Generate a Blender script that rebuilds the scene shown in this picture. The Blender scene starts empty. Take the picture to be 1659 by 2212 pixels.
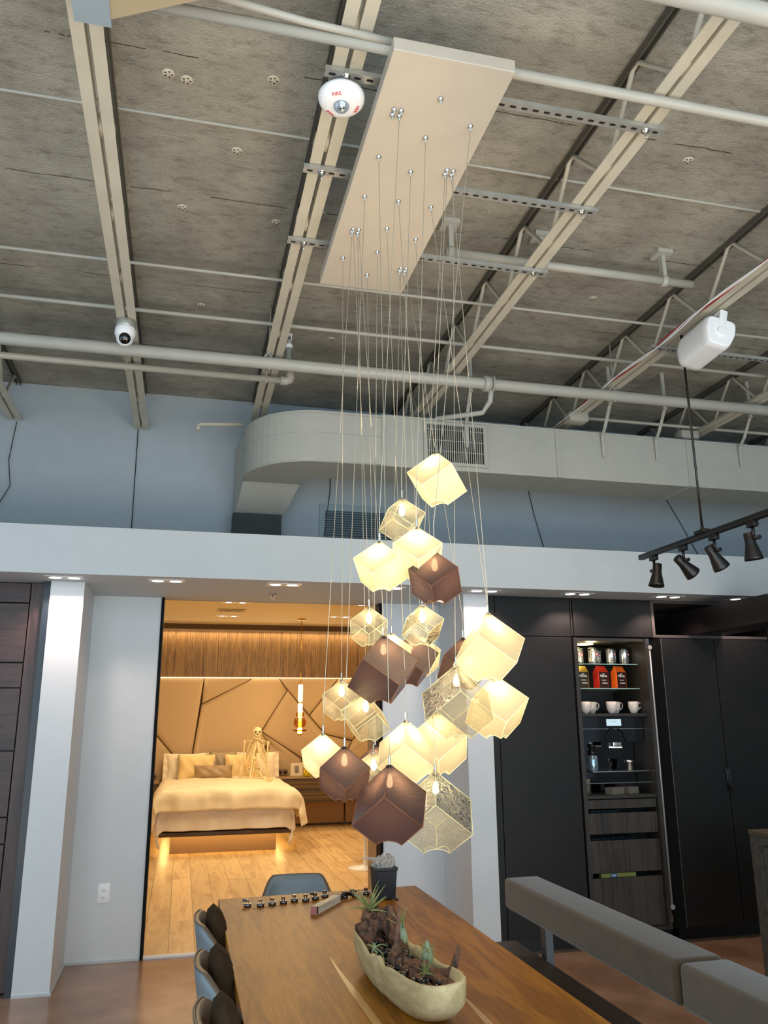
import bpy, bmesh, math, random
from mathutils import Vector, Matrix, Euler
random.seed(7)
sc = bpy.context.scene
COL = sc.collection
PI = math.pi

# ------------------------------------------------------------------ helpers
def lin(c):
    return tuple((v/12.92 if v <= .04045 else ((v+.055)/1.055)**2.4) for v in c)
def hexc(h):
    return lin(tuple(int(h[i:i+2], 16)/255 for i in (0, 2, 4)))

class MB:
    """collects geometry for ONE mesh object"""
    def __init__(s): s.v = []; s.f = []; s.mi = []; s.cur = 0; s.smooth = []; s.sm = False
    def add(s, vs, fs, M=None):
        n = len(s.v)
        s.v += [tuple(M @ Vector(v)) if M else tuple(v) for v in vs]
        for f in fs:
            s.f.append(tuple(n+i for i in f)); s.mi.append(s.cur); s.smooth.append(s.sm)
        return s
    def box(s, x0, x1, y0, y1, z0, z1, M=None):
        v = [(x0,y0,z0),(x1,y0,z0),(x1,y1,z0),(x0,y1,z0),(x0,y0,z1),(x1,y0,z1),(x1,y1,z1),(x0,y1,z1)]
        sm, s.sm = s.sm, False
        s.add(v, [(3,2,1,0),(4,5,6,7),(0,1,5,4),(1,2,6,5),(2,3,7,6),(3,0,4,7)], M); s.sm = sm
        return s
    def rbox(s, x0, x1, y0, y1, z0, z1, r=.01, seg=3, M=None):
        bm = bmesh.new(); bmesh.ops.create_cube(bm, size=1)
        for v in bm.verts:
            v.co = Vector(((x0+x1)/2+v.co.x*(x1-x0), (y0+y1)/2+v.co.y*(y1-y0), (z0+z1)/2+v.co.z*(z1-z0)))
        bmesh.ops.bevel(bm, geom=bm.edges[:], offset=r, segments=seg, profile=.5, affect='EDGES')
        return s.frombm(bm, M)
    def frombm(s, bm, M=None):
        bm.verts.ensure_lookup_table()
        vs = [v.co.copy() for v in bm.verts]; fs = [tuple(v.index for v in f.verts) for f in bm.faces]
        sm, s.sm = s.sm, True
        s.add(vs, fs, M); s.sm = sm; bm.free(); return s
    def tube(s, pts, r, seg=8, caps=True, M=None):
        pts = [Vector(p) for p in pts]; n = len(pts)
        rr = r if isinstance(r, (list, tuple)) else [r]*n
        vs = []; fs = []
        up = None
        for i, p in enumerate(pts):
            d = (pts[min(i+1, n-1)]-pts[max(i-1, 0)])
            if d.length < 1e-9: d = Vector((0,0,1))
            d.normalize()
            if up is None:
                up = Vector((0,0,1)) if abs(d.z) < .9 else Vector((1,0,0))
            a = d.cross(up)
            if a.length < 1e-6: a = d.orthogonal()
            a.normalize(); b = a.cross(d).normalized(); up = b
            for k in range(seg):
                t = 2*PI*k/seg
                vs.append(p+a*math.cos(t)*rr[i]+b*math.sin(t)*rr[i])
        for i in range(n-1):
            for k in range(seg):
                k2 = (k+1) % seg
                fs.append((i*seg+k, i*seg+k2, (i+1)*seg+k2, (i+1)*seg+k))
        sm, s.sm = s.sm, True
        s.add(vs, fs, M)
        if caps:
            s.sm = False
            m = len(s.v)-len(vs)
            s.f.append(tuple(m+k for k in range(seg))[::-1]); s.mi.append(s.cur); s.smooth.append(False)
            s.f.append(tuple(m+(n-1)*seg+k for k in range(seg))); s.mi.append(s.cur); s.smooth.append(False)
        s.sm = sm
        return s
    def lathe(s, prof, seg=24, c=(0,0,0), M=None, caps=False):
        vs = []; fs = []; n = len(prof)
        for (r, z) in prof:
            for k in range(seg):
                t = 2*PI*k/seg
                vs.append((c[0]+r*math.cos(t), c[1]+r*math.sin(t), c[2]+z))
        for i in range(n-1):
            for k in range(seg):
                k2 = (k+1) % seg
                fs.append((i*seg+k, i*seg+k2, (i+1)*seg+k2, (i+1)*seg+k))
        if caps:
            fs.append(tuple(range(seg))[::-1]); fs.append(tuple((n-1)*seg+k for k in range(seg)))
        sm, s.sm = s.sm, True
        s.add(vs, fs, M); s.sm = sm
        return s
    def ball(s, c, r, seg=12, rings=8, M=None):
        rx, ry, rz = r if isinstance(r, (tuple, list)) else (r, r, r)
        vs = [(c[0], c[1], c[2]+rz)]
        for i in range(1, rings):
            ph = PI*i/rings
            for k in range(seg):
                t = 2*PI*k/seg
                vs.append((c[0]+rx*math.sin(ph)*math.cos(t), c[1]+ry*math.sin(ph)*math.sin(t), c[2]+rz*math.cos(ph)))
        vs.append((c[0], c[1], c[2]-rz)); L = len(vs)-1
        fs = [(0, 1+k, 1+(k+1) % seg) for k in range(seg)]
        for i in range(rings-2):
            for k in range(seg):
                a = 1+i*seg+k; b = 1+i*seg+(k+1) % seg
                fs.append((a, a+seg, b+seg, b))
        a0 = 1+(rings-2)*seg
        fs += [(L, a0+(k+1) % seg, a0+k) for k in range(seg)]
        sm, s.sm = s.sm, True
        s.add(vs, fs, M); s.sm = sm
        return s
    def grid(s, fn, nu, nv, M=None, close_u=False):
        vs = [fn(i/(nu-1) if not close_u else i/nu, j/(nv-1)) for j in range(nv) for i in range(nu)]
        fs = []
        for j in range(nv-1):
            for i in range(nu if close_u else nu-1):
                i2 = (i+1) % nu
                fs.append((j*nu+i, j*nu+i2, (j+1)*nu+i2, (j+1)*nu+i))
        sm, s.sm = s.sm, True
        s.add(vs, fs, M); s.sm = sm
        return s
    def prism(s, poly, axis, a0, a1, M=None):
        """poly in the two other axes (cyclic order), extruded along axis from a0 to a1"""
        n = len(poly)
        def mk(p, a):
            return {'x': (a, p[0], p[1]), 'y': (p[0], a, p[1]), 'z': (p[0], p[1], a)}[axis]
        vs = [mk(p, a0) for p in poly]+[mk(p, a1) for p in poly]
        fs = [tuple(range(n))[::-1], tuple(range(n, 2*n))]+[(i, (i+1) % n, n+(i+1) % n, n+i) for i in range(n)]
        return s.add(vs, fs, M)
    def build(s, name, m, parent=None, bevel=0, world=False, recalc=True, subsurf=0, label=None):
        me = bpy.data.meshes.new(name)
        off = Vector((0,0,0))
        if parent is not None and world: off = parent.location.copy()
        if parent is None and s.v:
            xs = [v[0] for v in s.v]; ys = [v[1] for v in s.v]; zs = [v[2] for v in s.v]
            off = Vector(((min(xs)+max(xs))/2, (min(ys)+max(ys))/2, min(zs)))
        me.from_pydata([tuple(Vector(v)-off) for v in s.v], [], s.f)
        ms = m if isinstance(m, (list, tuple)) else [m]
        for x in ms: me.materials.append(x)
        for p, mi, smv in zip(me.polygons, s.mi, s.smooth):
            p.material_index = mi; p.use_smooth = smv
        me.update()
        if recalc:
            bm = bmesh.new(); bm.from_mesh(me); bmesh.ops.recalc_face_normals(bm, faces=bm.faces); bm.to_mesh(me); bm.free()
        o = bpy.data.objects.new(name, me); COL.objects.link(o)
        if parent is not None: o.parent = parent
        else: o.location = off
        if bevel:
            b = o.modifiers.new('bevel', 'BEVEL'); b.width = bevel; b.segments = 2; b.limit_method = 'ANGLE'; b.angle_limit = .6
        if subsurf:
            b = o.modifiers.new('sub', 'SUBSURF'); b.levels = subsurf; b.render_levels = subsurf
        if label: o['label'] = label
        return o

def thing(name, label, cat, loc=(0,0,0), rz=0, group=None, rot=None):
    o = bpy.data.objects.new(name, None); COL.objects.link(o)
    o.location = loc; o.rotation_euler = rot if rot else (0,0,rz); o.empty_display_size = .05
    o['label'] = label; o['category'] = cat
    if group: o['group'] = group
    return o
def tag(o, label, cat, group=None, kind=None):
    o['label'] = label; o['category'] = cat
    if group: o['group'] = group
    if kind: o['kind'] = kind
    return o
def struct(o):
    o['kind'] = 'structure'; return o
def kids(o): return [c for c in COL.objects if c.parent == o]
def dup(o, parent=None, loc=None, rz=None, label=None):
    c = o.copy(); COL.objects.link(c)
    if parent is not None: c.parent = parent
    if loc is not None: c.location = loc
    if rz is not None: c.rotation_euler = (0,0,rz)
    if label: c['label'] = label
    for ch in kids(o): dup(ch, c)
    return c

def text_mesh(body, size, m, parent, M, name='lettering', ext=.0004, squash=1.0, shear=0):
    cu = bpy.data.curves.new(name, 'FONT'); cu.body = body; cu.size = size; cu.extrude = ext
    cu.align_x = 'CENTER'; cu.align_y = 'CENTER'; cu.resolution_u = 3; cu.shear = shear
    t = bpy.data.objects.new(name+'_tmp', cu); COL.objects.link(t)
    dg = bpy.context.evaluated_depsgraph_get()
    me = bpy.data.meshes.new_from_object(t.evaluated_get(dg))
    bpy.data.objects.remove(t); me.transform(Matrix.Diagonal((squash,1,1,1))); me.transform(M)
    me.materials.clear(); me.materials.append(m)
    o = bpy.data.objects.new(name, me); COL.objects.link(o); o.parent = parent
    return o

# ------------------------------------------------------------------ materials
def newmat(name):
    m = bpy.data.materials.new(name); m.use_nodes = True
    nt = m.node_tree; nt.nodes.clear()
    out = nt.nodes.new('ShaderNodeOutputMaterial')
    return m, nt, out
def N(nt, t, **k):
    n = nt.nodes.new('ShaderNode'+t)
    for a, b in k.items():
        if a.startswith('i_'):
            key = a[2:]; key = int(key) if key.isdigit() else key.replace('_', ' ')
            n.inputs[key].default_value = b
        else: setattr(n, a, b)
    return n
def c4(c): return (c[0], c[1], c[2], 1)
def mat(name, col, rough=.5, metal=0, bump=0, bscale=50, var=0, vscale=8, col2=None, stretch=(1,1,1), emit=None, estr=0, spec=.5, sheen=0, detail=6, coat=0):
    m, nt, out = newmat(name)
    col = hexc(col) if isinstance(col, str) else col
    b = N(nt, 'BsdfPrincipled'); nt.links.new(b.outputs[0], out.inputs[0])
    b.inputs['Base Color'].default_value = c4(col); b.inputs['Roughness'].default_value = rough; b.inputs['Metallic'].default_value = metal
    b.inputs['Specular IOR Level'].default_value = spec; b.inputs['Sheen Weight'].default_value = sheen; b.inputs['Coat Weight'].default_value = coat
    tc = N(nt, 'TexCoord'); mp = N(nt, 'Mapping'); mp.inputs['Scale'].default_value = stretch
    nt.links.new(tc.outputs['Object'], mp.inputs[0])
    n = N(nt, 'TexNoise'); n.inputs['Scale'].default_value = vscale; n.inputs['Detail'].default_value = detail
    nt.links.new(mp.outputs[0], n.inputs['Vector'])
    c2 = hexc(col2) if isinstance(col2, str) else (col2 or tuple(v*(1-var) for v in col))
    r = N(nt, 'ValToRGB'); r.color_ramp.elements[0].position = .35; r.color_ramp.elements[1].position = .68
    r.color_ramp.elements[0].color = c4(c2); r.color_ramp.elements[1].color = c4(col)
    nt.links.new(n.outputs[0], r.inputs[0]); nt.links.new(r.outputs[0], b.inputs['Base Color'])
    if bump:
        n2 = N(nt, 'TexNoise'); n2.inputs['Scale'].default_value = bscale; n2.inputs['Detail'].default_value = 4
        nt.links.new(mp.outputs[0], n2.inputs['Vector'])
        bp = N(nt, 'Bump'); bp.inputs['Strength'].default_value = bump; bp.inputs['Distance'].default_value = .01
        nt.links.new(n2.outputs[0], bp.inputs['Height']); nt.links.new(bp.outputs[0], b.inputs['Normal'])
    if emit:
        e = hexc(emit) if isinstance(emit, str) else emit
        b.inputs['Emission Color'].default_value = c4(e); b.inputs['Emission Strength'].default_value = estr
    return m
def emis(name, col, s):
    m, nt, out = newmat(name); col = hexc(col) if isinstance(col, str) else col
    e = N(nt, 'Emission'); e.inputs[0].default_value = c4(col); e.inputs[1].default_value = s
    nt.links.new(e.outputs[0], out.inputs[0]); return m
def wood(name, ca, cb, scale=1, axis='Y', rough=.4, plank=None, gap='3a2614', bump=.1, plen=1.6, ring=6, spec=.5):
    """long-grained wood; plank = board width, boards run along axis"""
    m, nt, out = newmat(name); L = nt.links.new
    b = N(nt, 'BsdfPrincipled'); b.inputs['Roughness'].default_value = rough; b.inputs['Specular IOR Level'].default_value = spec; L(b.outputs[0], out.inputs[0])
    tc = N(nt, 'TexCoord'); mp = N(nt, 'Mapping'); L(tc.outputs['Object'], mp.inputs[0])
    st = {'X': (1, 9, 9), 'Y': (9, 1, 9), 'Z': (9, 9, 1)}[axis]
    mp.inputs['Scale'].default_value = tuple(v*scale for v in st)
    vec = mp.outputs[0]
    sep = N(nt, 'SeparateXYZ'); L(tc.outputs['Object'], sep.inputs[0])
    rnd = None
    if plank:
        across = sep.outputs[0 if axis != 'X' else 1]; along = sep.outputs[{'X': 0, 'Y': 1, 'Z': 2}[axis]]
        d = N(nt, 'Math', operation='DIVIDE'); d.inputs[1].default_value = plank; L(across, d.inputs[0])
        fl = N(nt, 'Math', operation='FLOOR'); L(d.outputs[0], fl.inputs[0])
        fr = N(nt, 'Math', operation='FRACT'); L(d.outputs[0], fr.inputs[0])
        wn = N(nt, 'TexWhiteNoise', noise_dimensions='1D'); L(fl.outputs[0], wn.inputs['W'])
        a2 = N(nt, 'Math', operation='DIVIDE'); a2.inputs[1].default_value = plen; L(along, a2.inputs[0])
        a3 = N(nt, 'Math', operation='ADD'); L(a2.outputs[0], a3.inputs[0]); L(wn.outputs['Value'], a3.inputs[1])
        fl2 = N(nt, 'Math', operation='FLOOR'); L(a3.outputs[0], fl2.inputs[0])
        fr2 = N(nt, 'Math', operation='FRACT'); L(a3.outputs[0], fr2.inputs[0])
        cb2 = N(nt, 'CombineXYZ'); L(fl.outputs[0], cb2.inputs[0]); L(fl2.outputs[0], cb2.inputs[1])
        w2 = N(nt, 'TexWhiteNoise', noise_dimensions='2D'); L(cb2.outputs[0], w2.inputs['Vector']); rnd = w2.outputs['Value']
        ad = N(nt, 'VectorMath', operation='ADD'); L(mp.outputs[0], ad.inputs[0])
        sc_ = N(nt, 'VectorMath', operation='SCALE'); sc_.inputs['Scale'].default_value = 37; L(w2.outputs['Color'], sc_.inputs[0]); L(sc_.outputs[0], ad.inputs[1])
        vec = ad.outputs[0]
        l1 = N(nt, 'Math', operation='LESS_THAN'); l1.inputs[1].default_value = .003/plank*1.2; L(fr.outputs[0], l1.inputs[0])
        l2 = N(nt, 'Math', operation='LESS_THAN'); l2.inputs[1].default_value = .003/plen; L(fr2.outputs[0], l2.inputs[0])
        gp = N(nt, 'Math', operation='MAXIMUM'); L(l1.outputs[0], gp.inputs[0]); L(l2.outputs[0], gp.inputs[1])
    n = N(nt, 'TexNoise'); n.inputs['Scale'].default_value = 1.1; n.inputs['Detail'].default_value = 8; n.inputs['Roughness'].default_value = .62; n.inputs['Distortion'].default_value = .6; L(vec, n.inputs['Vector'])
    w = N(nt, 'Math', operation='MULTIPLY'); w.inputs[1].default_value = ring; L(n.outputs[0], w.inputs[0])
    f = N(nt, 'Math', operation='PINGPONG'); f.inputs[1].default_value = 1; L(w.outputs[0], f.inputs[0])
    n3 = N(nt, 'TexNoise'); n3.inputs['Scale'].default_value = 12; n3.inputs['Detail'].default_value = 5; L(vec, n3.inputs['Vector'])
    mx = N(nt, 'Mix'); mx.data_type = 'FLOAT'; mx.inputs[0].default_value = .45; L(f.outputs[0], mx.inputs[2]); L(n3.outputs[0], mx.inputs[3])
    r = N(nt, 'ValToRGB'); r.color_ramp.elements[0].color = c4(hexc(ca)); r.color_ramp.elements[1].color = c4(hexc(cb))
    r.color_ramp.elements[0].position = .2; r.color_ramp.elements[1].position = .8
    L(mx.outputs[0], r.inputs[0]); colr = r.outputs[0]
    if rnd is not None:
        hs = N(nt, 'HueSaturation'); mr = N(nt, 'MapRange'); mr.inputs[3].default_value = .82; mr.inputs[4].default_value = 1.12
        L(rnd, mr.inputs[0]); L(mr.outputs[0], hs.inputs['Value']); L(colr, hs.inputs['Color'])
        m2 = N(nt, 'Mix'); m2.data_type = 'RGBA'; L(gp.outputs[0], m2.inputs[0]); L(hs.outputs[0], m2.inputs[6]); m2.inputs[7].default_value = c4(hexc(gap)); colr = m2.outputs[2]
    L(colr, b.inputs['Base Color'])
    if bump:
        bp = N(nt, 'Bump'); bp.inputs['Strength'].default_value = bump; bp.inputs['Distance'].default_value = .003; L(mx.outputs[0], bp.inputs['Height']); L(bp.outputs[0], b.inputs['Normal'])
    return m

def glass_clear(name):
    m, nt, out = newmat(name); L = nt.links.new
    tc = N(nt, 'TexCoord'); n = N(nt, 'TexNoise'); n.inputs['Scale'].default_value = 22; n.inputs['Detail'].default_value = 3; n.inputs['Distortion'].default_value = 1.5
    mp = N(nt, 'Mapping'); mp.inputs['Scale'].default_value = (1, 1, 2.2); mp.inputs['Rotation'].default_value = (.6, .5, 0)
    L(tc.outputs['Object'], mp.inputs[0]); L(mp.outputs[0], n.inputs['Vector'])
    bp = N(nt, 'Bump'); bp.inputs['Strength'].default_value = .9; bp.inputs['Distance'].default_value = .006; L(n.outputs[0], bp.inputs['Height'])
    tr = N(nt, 'BsdfTransparent'); tr.inputs[0].default_value = (.93, .92, .86, 1)
    gl = N(nt, 'BsdfGlossy'); gl.inputs['Roughness'].default_value = .12; gl.inputs[0].default_value = (1, .97, .88, 1); L(bp.outputs[0], gl.inputs['Normal'])
    tl = N(nt, 'BsdfTranslucent'); tl.inputs[0].default_value = (.9, .86, .68, 1); L(bp.outputs[0], tl.inputs['Normal'])
    em = N(nt, 'Emission'); em.inputs[0].default_value = (1, .92, .68, 1)
    rr = N(nt, 'ValToRGB'); rr.color_ramp.elements[0].position = .52; rr.color_ramp.elements[1].position = .72; rr.color_ramp.elements[0].color = (0,0,0,1)
    n4 = N(nt, 'TexNoise'); n4.inputs['Scale'].default_value = 55; n4.inputs['Detail'].default_value = 2; n4.inputs['Distortion'].default_value = 2; L(mp.outputs[0], n4.inputs['Vector'])
    L(n4.outputs[0], rr.inputs[0])
    ml = N(nt, 'Math', operation='MULTIPLY'); ml.inputs[1].default_value = 1.6; L(rr.outputs[0], ml.inputs[0])  # noise-driven emission paints bright sparkle on the glass wrinkles
    a3 = N(nt, 'Math', operation='ADD'); a3.inputs[1].default_value = .22; L(ml.outputs[0], a3.inputs[0]); L(a3.outputs[0], em.inputs[1])
    m1 = N(nt, 'MixShader'); m1.inputs[0].default_value = .4; L(tl.outputs[0], m1.inputs[1]); L(em.outputs[0], m1.inputs[2])
    fr = N(nt, 'LayerWeight'); fr.inputs[0].default_value = .10; L(bp.outputs[0], fr.inputs['Normal'])
    m2 = N(nt, 'MixShader'); m2.inputs[0].default_value = .22; L(tr.outputs[0], m2.inputs[1]); L(m1.outputs[0], m2.inputs[2])
    m3 = N(nt, 'MixShader'); L(fr.outputs['Fresnel'], m3.inputs[0]); L(m2.outputs[0], m3.inputs[1]); L(gl.outputs[0], m3.inputs[2])
    L(m3.outputs[0], out.inputs[0]); return m
def glass_white(name):
    m, nt, out = newmat(name); L = nt.links.new
    tl = N(nt, 'BsdfTranslucent'); tl.inputs[0].default_value = (1, .88, .58, 1)
    df = N(nt, 'BsdfPrincipled'); df.inputs['Base Color'].default_value = (.58, .54, .41, 1); df.inputs['Roughness'].default_value = .25
    em = N(nt, 'Emission'); em.inputs[0].default_value = (1, .80, .47, 1); em.inputs[1].default_value = .08
    m1 = N(nt, 'MixShader'); m1.inputs[0].default_value = .5; L(tl.outputs[0], m1.inputs[1]); L(df.outputs[0], m1.inputs[2])
    ad = N(nt, 'AddShader'); L(m1.outputs[0], ad.inputs[0]); L(em.outputs[0], ad.inputs[1]); L(ad.outputs[0], out.inputs[0]); return m
def glass_plum(name):
    m, nt, out = newmat(name); L = nt.links.new
    tc = N(nt, 'TexCoord'); n = N(nt, 'TexNoise'); n.inputs['Scale'].default_value = 14; n.inputs['Detail'].default_value = 5; n.inputs['Distortion'].default_value = 1.2
    mp = N(nt, 'Mapping'); mp.inputs['Scale'].default_value = (1, 1, 3); L(tc.outputs['Object'], mp.inputs[0]); L(mp.outputs[0], n.inputs['Vector'])
    bp = N(nt, 'Bump'); bp.inputs['Strength'].default_value = .5; bp.inputs['Distance'].default_value = .004; L(n.outputs[0], bp.inputs['Height'])
    tl = N(nt, 'BsdfTranslucent'); tl.inputs[0].default_value = (.26, .145, .11, 1)
    df = N(nt, 'BsdfPrincipled'); df.inputs['Base Color'].default_value = (.042, .032, .042, 1); df.inputs['Roughness'].default_value = .22; df.inputs['Metallic'].default_value = .25; df.inputs['Specular IOR Level'].default_value = .9; L(bp.outputs[0], df.inputs['Normal'])
    em = N(nt, 'Emission'); em.inputs[0].default_value = (.5, .27, .22, 1); em.inputs[1].default_value = .04
    tr = N(nt, 'BsdfTransparent'); tr.inputs[0].default_value = (.30, .22, .2, 1)
    m1 = N(nt, 'MixShader'); m1.inputs[0].default_value = .80; L(tl.outputs[0], m1.inputs[1]); L(df.outputs[0], m1.inputs[2])
    m2 = N(nt, 'MixShader'); m2.inputs[0].default_value = .06; L(m1.outputs[0], m2.inputs[1]); L(tr.outputs[0], m2.inputs[2])
    ad = N(nt, 'AddShader'); L(m2.outputs[0], ad.inputs[0]); L(em.outputs[0], ad.inputs[1]); L(ad.outputs[0], out.inputs[0]); return m
def thin_glass(name, tint=(.9,.95,.93), mixf=.2):
    m, nt, out = newmat(name); L = nt.links.new
    tr = N(nt, 'BsdfTransparent'); tr.inputs[0].default_value = c4(tint)
    gl = N(nt, 'BsdfGlossy'); gl.inputs['Roughness'].default_value = .05
    mx = N(nt, 'MixShader'); mx.inputs[0].default_value = mixf; L(tr.outputs[0], mx.inputs[1]); L(gl.outputs[0], mx.inputs[2]); L(mx.outputs[0], out.inputs[0]); return m
def deck_mat(name):
    """cementitious deck boards: mottled grey-taupe, pitted, with ragged dark butt joints across"""
    m, nt, out = newmat(name); L = nt.links.new
    b = N(nt, 'BsdfPrincipled'); b.inputs['Roughness'].default_value = .95; b.inputs['Specular IOR Level'].default_value = .1; L(b.outputs[0], out.inputs[0])
    tc = N(nt, 'TexCoord')
    n1 = N(nt, 'TexNoise'); n1.inputs['Scale'].default_value = 1.6; n1.inputs['Detail'].default_value = 8; n1.inputs['Roughness'].default_value = .65; L(tc.outputs['Object'], n1.inputs['Vector'])
    r1 = N(nt, 'ValToRGB'); r1.color_ramp.elements[0].position = .3; r1.color_ramp.elements[1].position = .72
    r1.color_ramp.elements[0].color = c4(hexc('8b877c')); r1.color_ramp.elements[1].color = c4(hexc('bbb7aa')); L(n1.outputs[0], r1.inputs[0])
    mp = N(nt, 'Mapping'); mp.inputs['Scale'].default_value = (3.5, 8, 5); L(tc.outputs['Object'], mp.inputs[0])
    n2 = N(nt, 'TexNoise'); n2.inputs['Scale'].default_value = 2.2; n2.inputs['Detail'].default_value = 10; n2.inputs['Roughness'].default_value = .75; L(mp.outputs[0], n2.inputs['Vector'])
    r2 = N(nt, 'ValToRGB'); r2.color_ramp.elements[0].position = .30; r2.color_ramp.elements[1].position = .50
    r2.color_ramp.elements[0].color = (.45,.43,.40,1); r2.color_ramp.elements[1].color = (1,1,1,1); L(n2.outputs[0], r2.inputs[0])
    mu = N(nt, 'Mix'); mu.data_type = 'RGBA'; mu.blend_type = 'MULTIPLY'; mu.inputs[0].default_value = .8; L(r1.outputs[0], mu.inputs[6]); L(r2.outputs[0], mu.inputs[7])
    sep = N(nt, 'SeparateXYZ'); L(tc.outputs['Object'], sep.inputs[0])
    nw = N(nt, 'TexNoise'); nw.inputs['Scale'].default_value = 6; nw.inputs['Detail'].default_value = 6; L(tc.outputs['Object'], nw.inputs['Vector'])
    wv = N(nt, 'Math', operation='MULTIPLY_ADD'); wv.inputs[1].default_value = .035; L(nw.outputs[0], wv.inputs[0]); L(sep.outputs[1], wv.inputs[2])
    dv = N(nt, 'Math', operation='DIVIDE'); dv.inputs[1].default_value = .97; L(wv.outputs[0], dv.inputs[0])
    ofs = N(nt, 'Math', operation='ADD'); ofs.inputs[1].default_value = .90; L(dv.outputs[0], ofs.inputs[0])
    fr = N(nt, 'Math', operation='FRACT'); L(ofs.outputs[0], fr.inputs[0])
    lt = N(nt, 'Math', operation='LESS_THAN'); lt.inputs[1].default_value = .0065; L(fr.outputs[0], lt.inputs[0])
    br = N(nt, 'Math', operation='GREATER_THAN'); br.inputs[1].default_value = .49
    nb = N(nt, 'TexNoise'); nb.inputs['Scale'].default_value = 3.1; nb.inputs['Detail'].default_value = 4; L(tc.outputs['Object'], nb.inputs['Vector']); L(nb.outputs[0], br.inputs[0])
    an = N(nt, 'Math', operation='MULTIPLY'); L(lt.outputs[0], an.inputs[0]); L(br.outputs[0], an.inputs[1])
    m2 = N(nt, 'Mix'); m2.data_type = 'RGBA'; L(an.outputs[0], m2.inputs[0]); L(mu.outputs[2], m2.inputs[6]); m2.inputs[7].default_value = c4(hexc('4f4a3f'))
    L(m2.outputs[2], b.inputs['Base Color'])
    n3 = N(nt, 'TexVoronoi'); n3.inputs['Scale'].default_value = 110; L(tc.outputs['Object'], n3.inputs['Vector'])
    ax = N(nt, 'Math', operation='MULTIPLY_ADD'); ax.inputs[1].default_value = .3; L(n3.outputs['Distance'], ax.inputs[0]); L(n2.outputs[0], ax.inputs[2])
    bp = N(nt, 'Bump'); bp.inputs['Strength'].default_value = .9; bp.inputs['Distance'].default_value = .012; L(ax.outputs[0], bp.inputs['Height']); L(bp.outputs[0], b.inputs['Normal'])
    return m

M = {}
M['deck'] = deck_mat('deck_board')
M['white'] = mat('white_paint', 'bfc6ca', .6, var=.03, bump=.05, bscale=120)
M['wallwhite'] = mat('white_paint_lit', 'd3d8db', .6, var=.03, bump=.05, bscale=120)  # lighter copy of the white paint, brightness of columns and recess put into colour
M['upper'] = mat('upper_paint', 'a7b1b6', .7, var=.04, bump=.05, bscale=90)
M['joist'] = mat('joist_paint', 'c6c1b0', .5, var=.12, vscale=5, spec=.4)
M['dark_gap'] = mat('dark_gap', '1c1a17', .9)
M['pipe'] = mat('pipe_paint', 'b2b0a6', .45, var=.08)
M['galv'] = mat('galvanised', 'b9bab6', .4, metal=.5, var=.15, vscale=20)
M['duct'] = mat('duct_paint', 'b5b4aa', .55, var=.05, bump=.05, bscale=15)
M['canopy'] = mat('canopy_nickel', 'c4bcae', .42, metal=.15, var=.04)
M['steel'] = mat('steel', 'd0d0cc', .22, metal=1)
M['cord'] = mat('cord', 'c4bfae', .35, metal=.3)
M['black'] = mat('black_metal', '0c0c0e', .38, spec=.5)
M['blackgloss'] = mat('black_gloss', '050609', .06, spec=.8)
M['plastic_w'] = mat('white_plastic', 'eef0f2', .35)
M['floor'] = mat('polished_concrete', 'a3836a', .2, col2='7f614b', vscale=2.2, bump=.04, bscale=6, spec=.6)
M['oakfloor'] = wood('oak_floor', 'b58f60', 'dbba86', scale=.8, axis='Y', rough=.35, plank=.19, plen=1.9, bump=.05)
M['table'] = wood('oak_table', '7c4c12', 'a56c1c', scale=1.3, axis='Y', rough=.42, bump=.1, ring=7, spec=.18)
M['sap'] = wood('sapwood', 'a9803f', 'bd9350', scale=.8, axis='Y', rough=.33)
M['darkwood'] = wood('dark_wood', '2b201e', '453431', scale=1.1, axis='X', rough=.42, bump=.08)
M['smokedoak'] = wood('smoked_oak', '1b1714', '3c342d', scale=1.2, axis='Z', rough=.55, plank=.12, plen=4, gap='231e1a')
M['cab'] = mat('black_laminate', '131313', .5, col2='1b1917', vscale=3, bump=.03, bscale=40, spec=.32)
M['cabin'] = mat('cabinet_inside', '191613', .5)
M['island'] = wood('grey_stained_wood', '35352f', '4a4b46', scale=1.4, axis='X', rough=.5)
M['leather'] = mat('grey_blue_leather', '7d8b93', .38, var=.06, bump=.04, bscale=150)
M['leather_in'] = mat('taupe_leather', '6d6054', .45, bump=.05, bscale=150)
M['charcoal'] = mat('charcoal_velvet', '3f3020', .9, var=.25, vscale=12, bump=.2, bscale=60, sheen=0, spec=.15)
M['benchback'] = mat('grey_suede', '473c2c', .9, var=.25, vscale=9, bump=.1, bscale=120, sheen=.3)
M['benchseat'] = mat('brown_leather', '352a24', .5, bump=.1, bscale=90)
# ------------------------------------------------------------------ camera
cam = bpy.data.cameras.new('camera'); co = bpy.data.objects.new('camera', cam); COL.objects.link(co)
co.location = (0, 0, 1.62); co.rotation_euler = Euler((math.radians(104.5), math.radians(.40), math.radians(-13.70)), 'XYZ')
cam.sensor_fit = 'HORIZONTAL'; cam.sensor_width = 36; cam.lens = 36*1735/1659; cam.clip_start = .05
sc.camera = co
sc.view_settings.view_transform = 'Standard'; sc.view_settings.look = 'None'
sc.cycles.max_bounces = 8; sc.cycles.transparent_max_bounces = 16; sc.cycles.sample_clamp_indirect = 3; sc.cycles.caustics_reflective = False; sc.cycles.caustics_refractive = False

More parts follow.
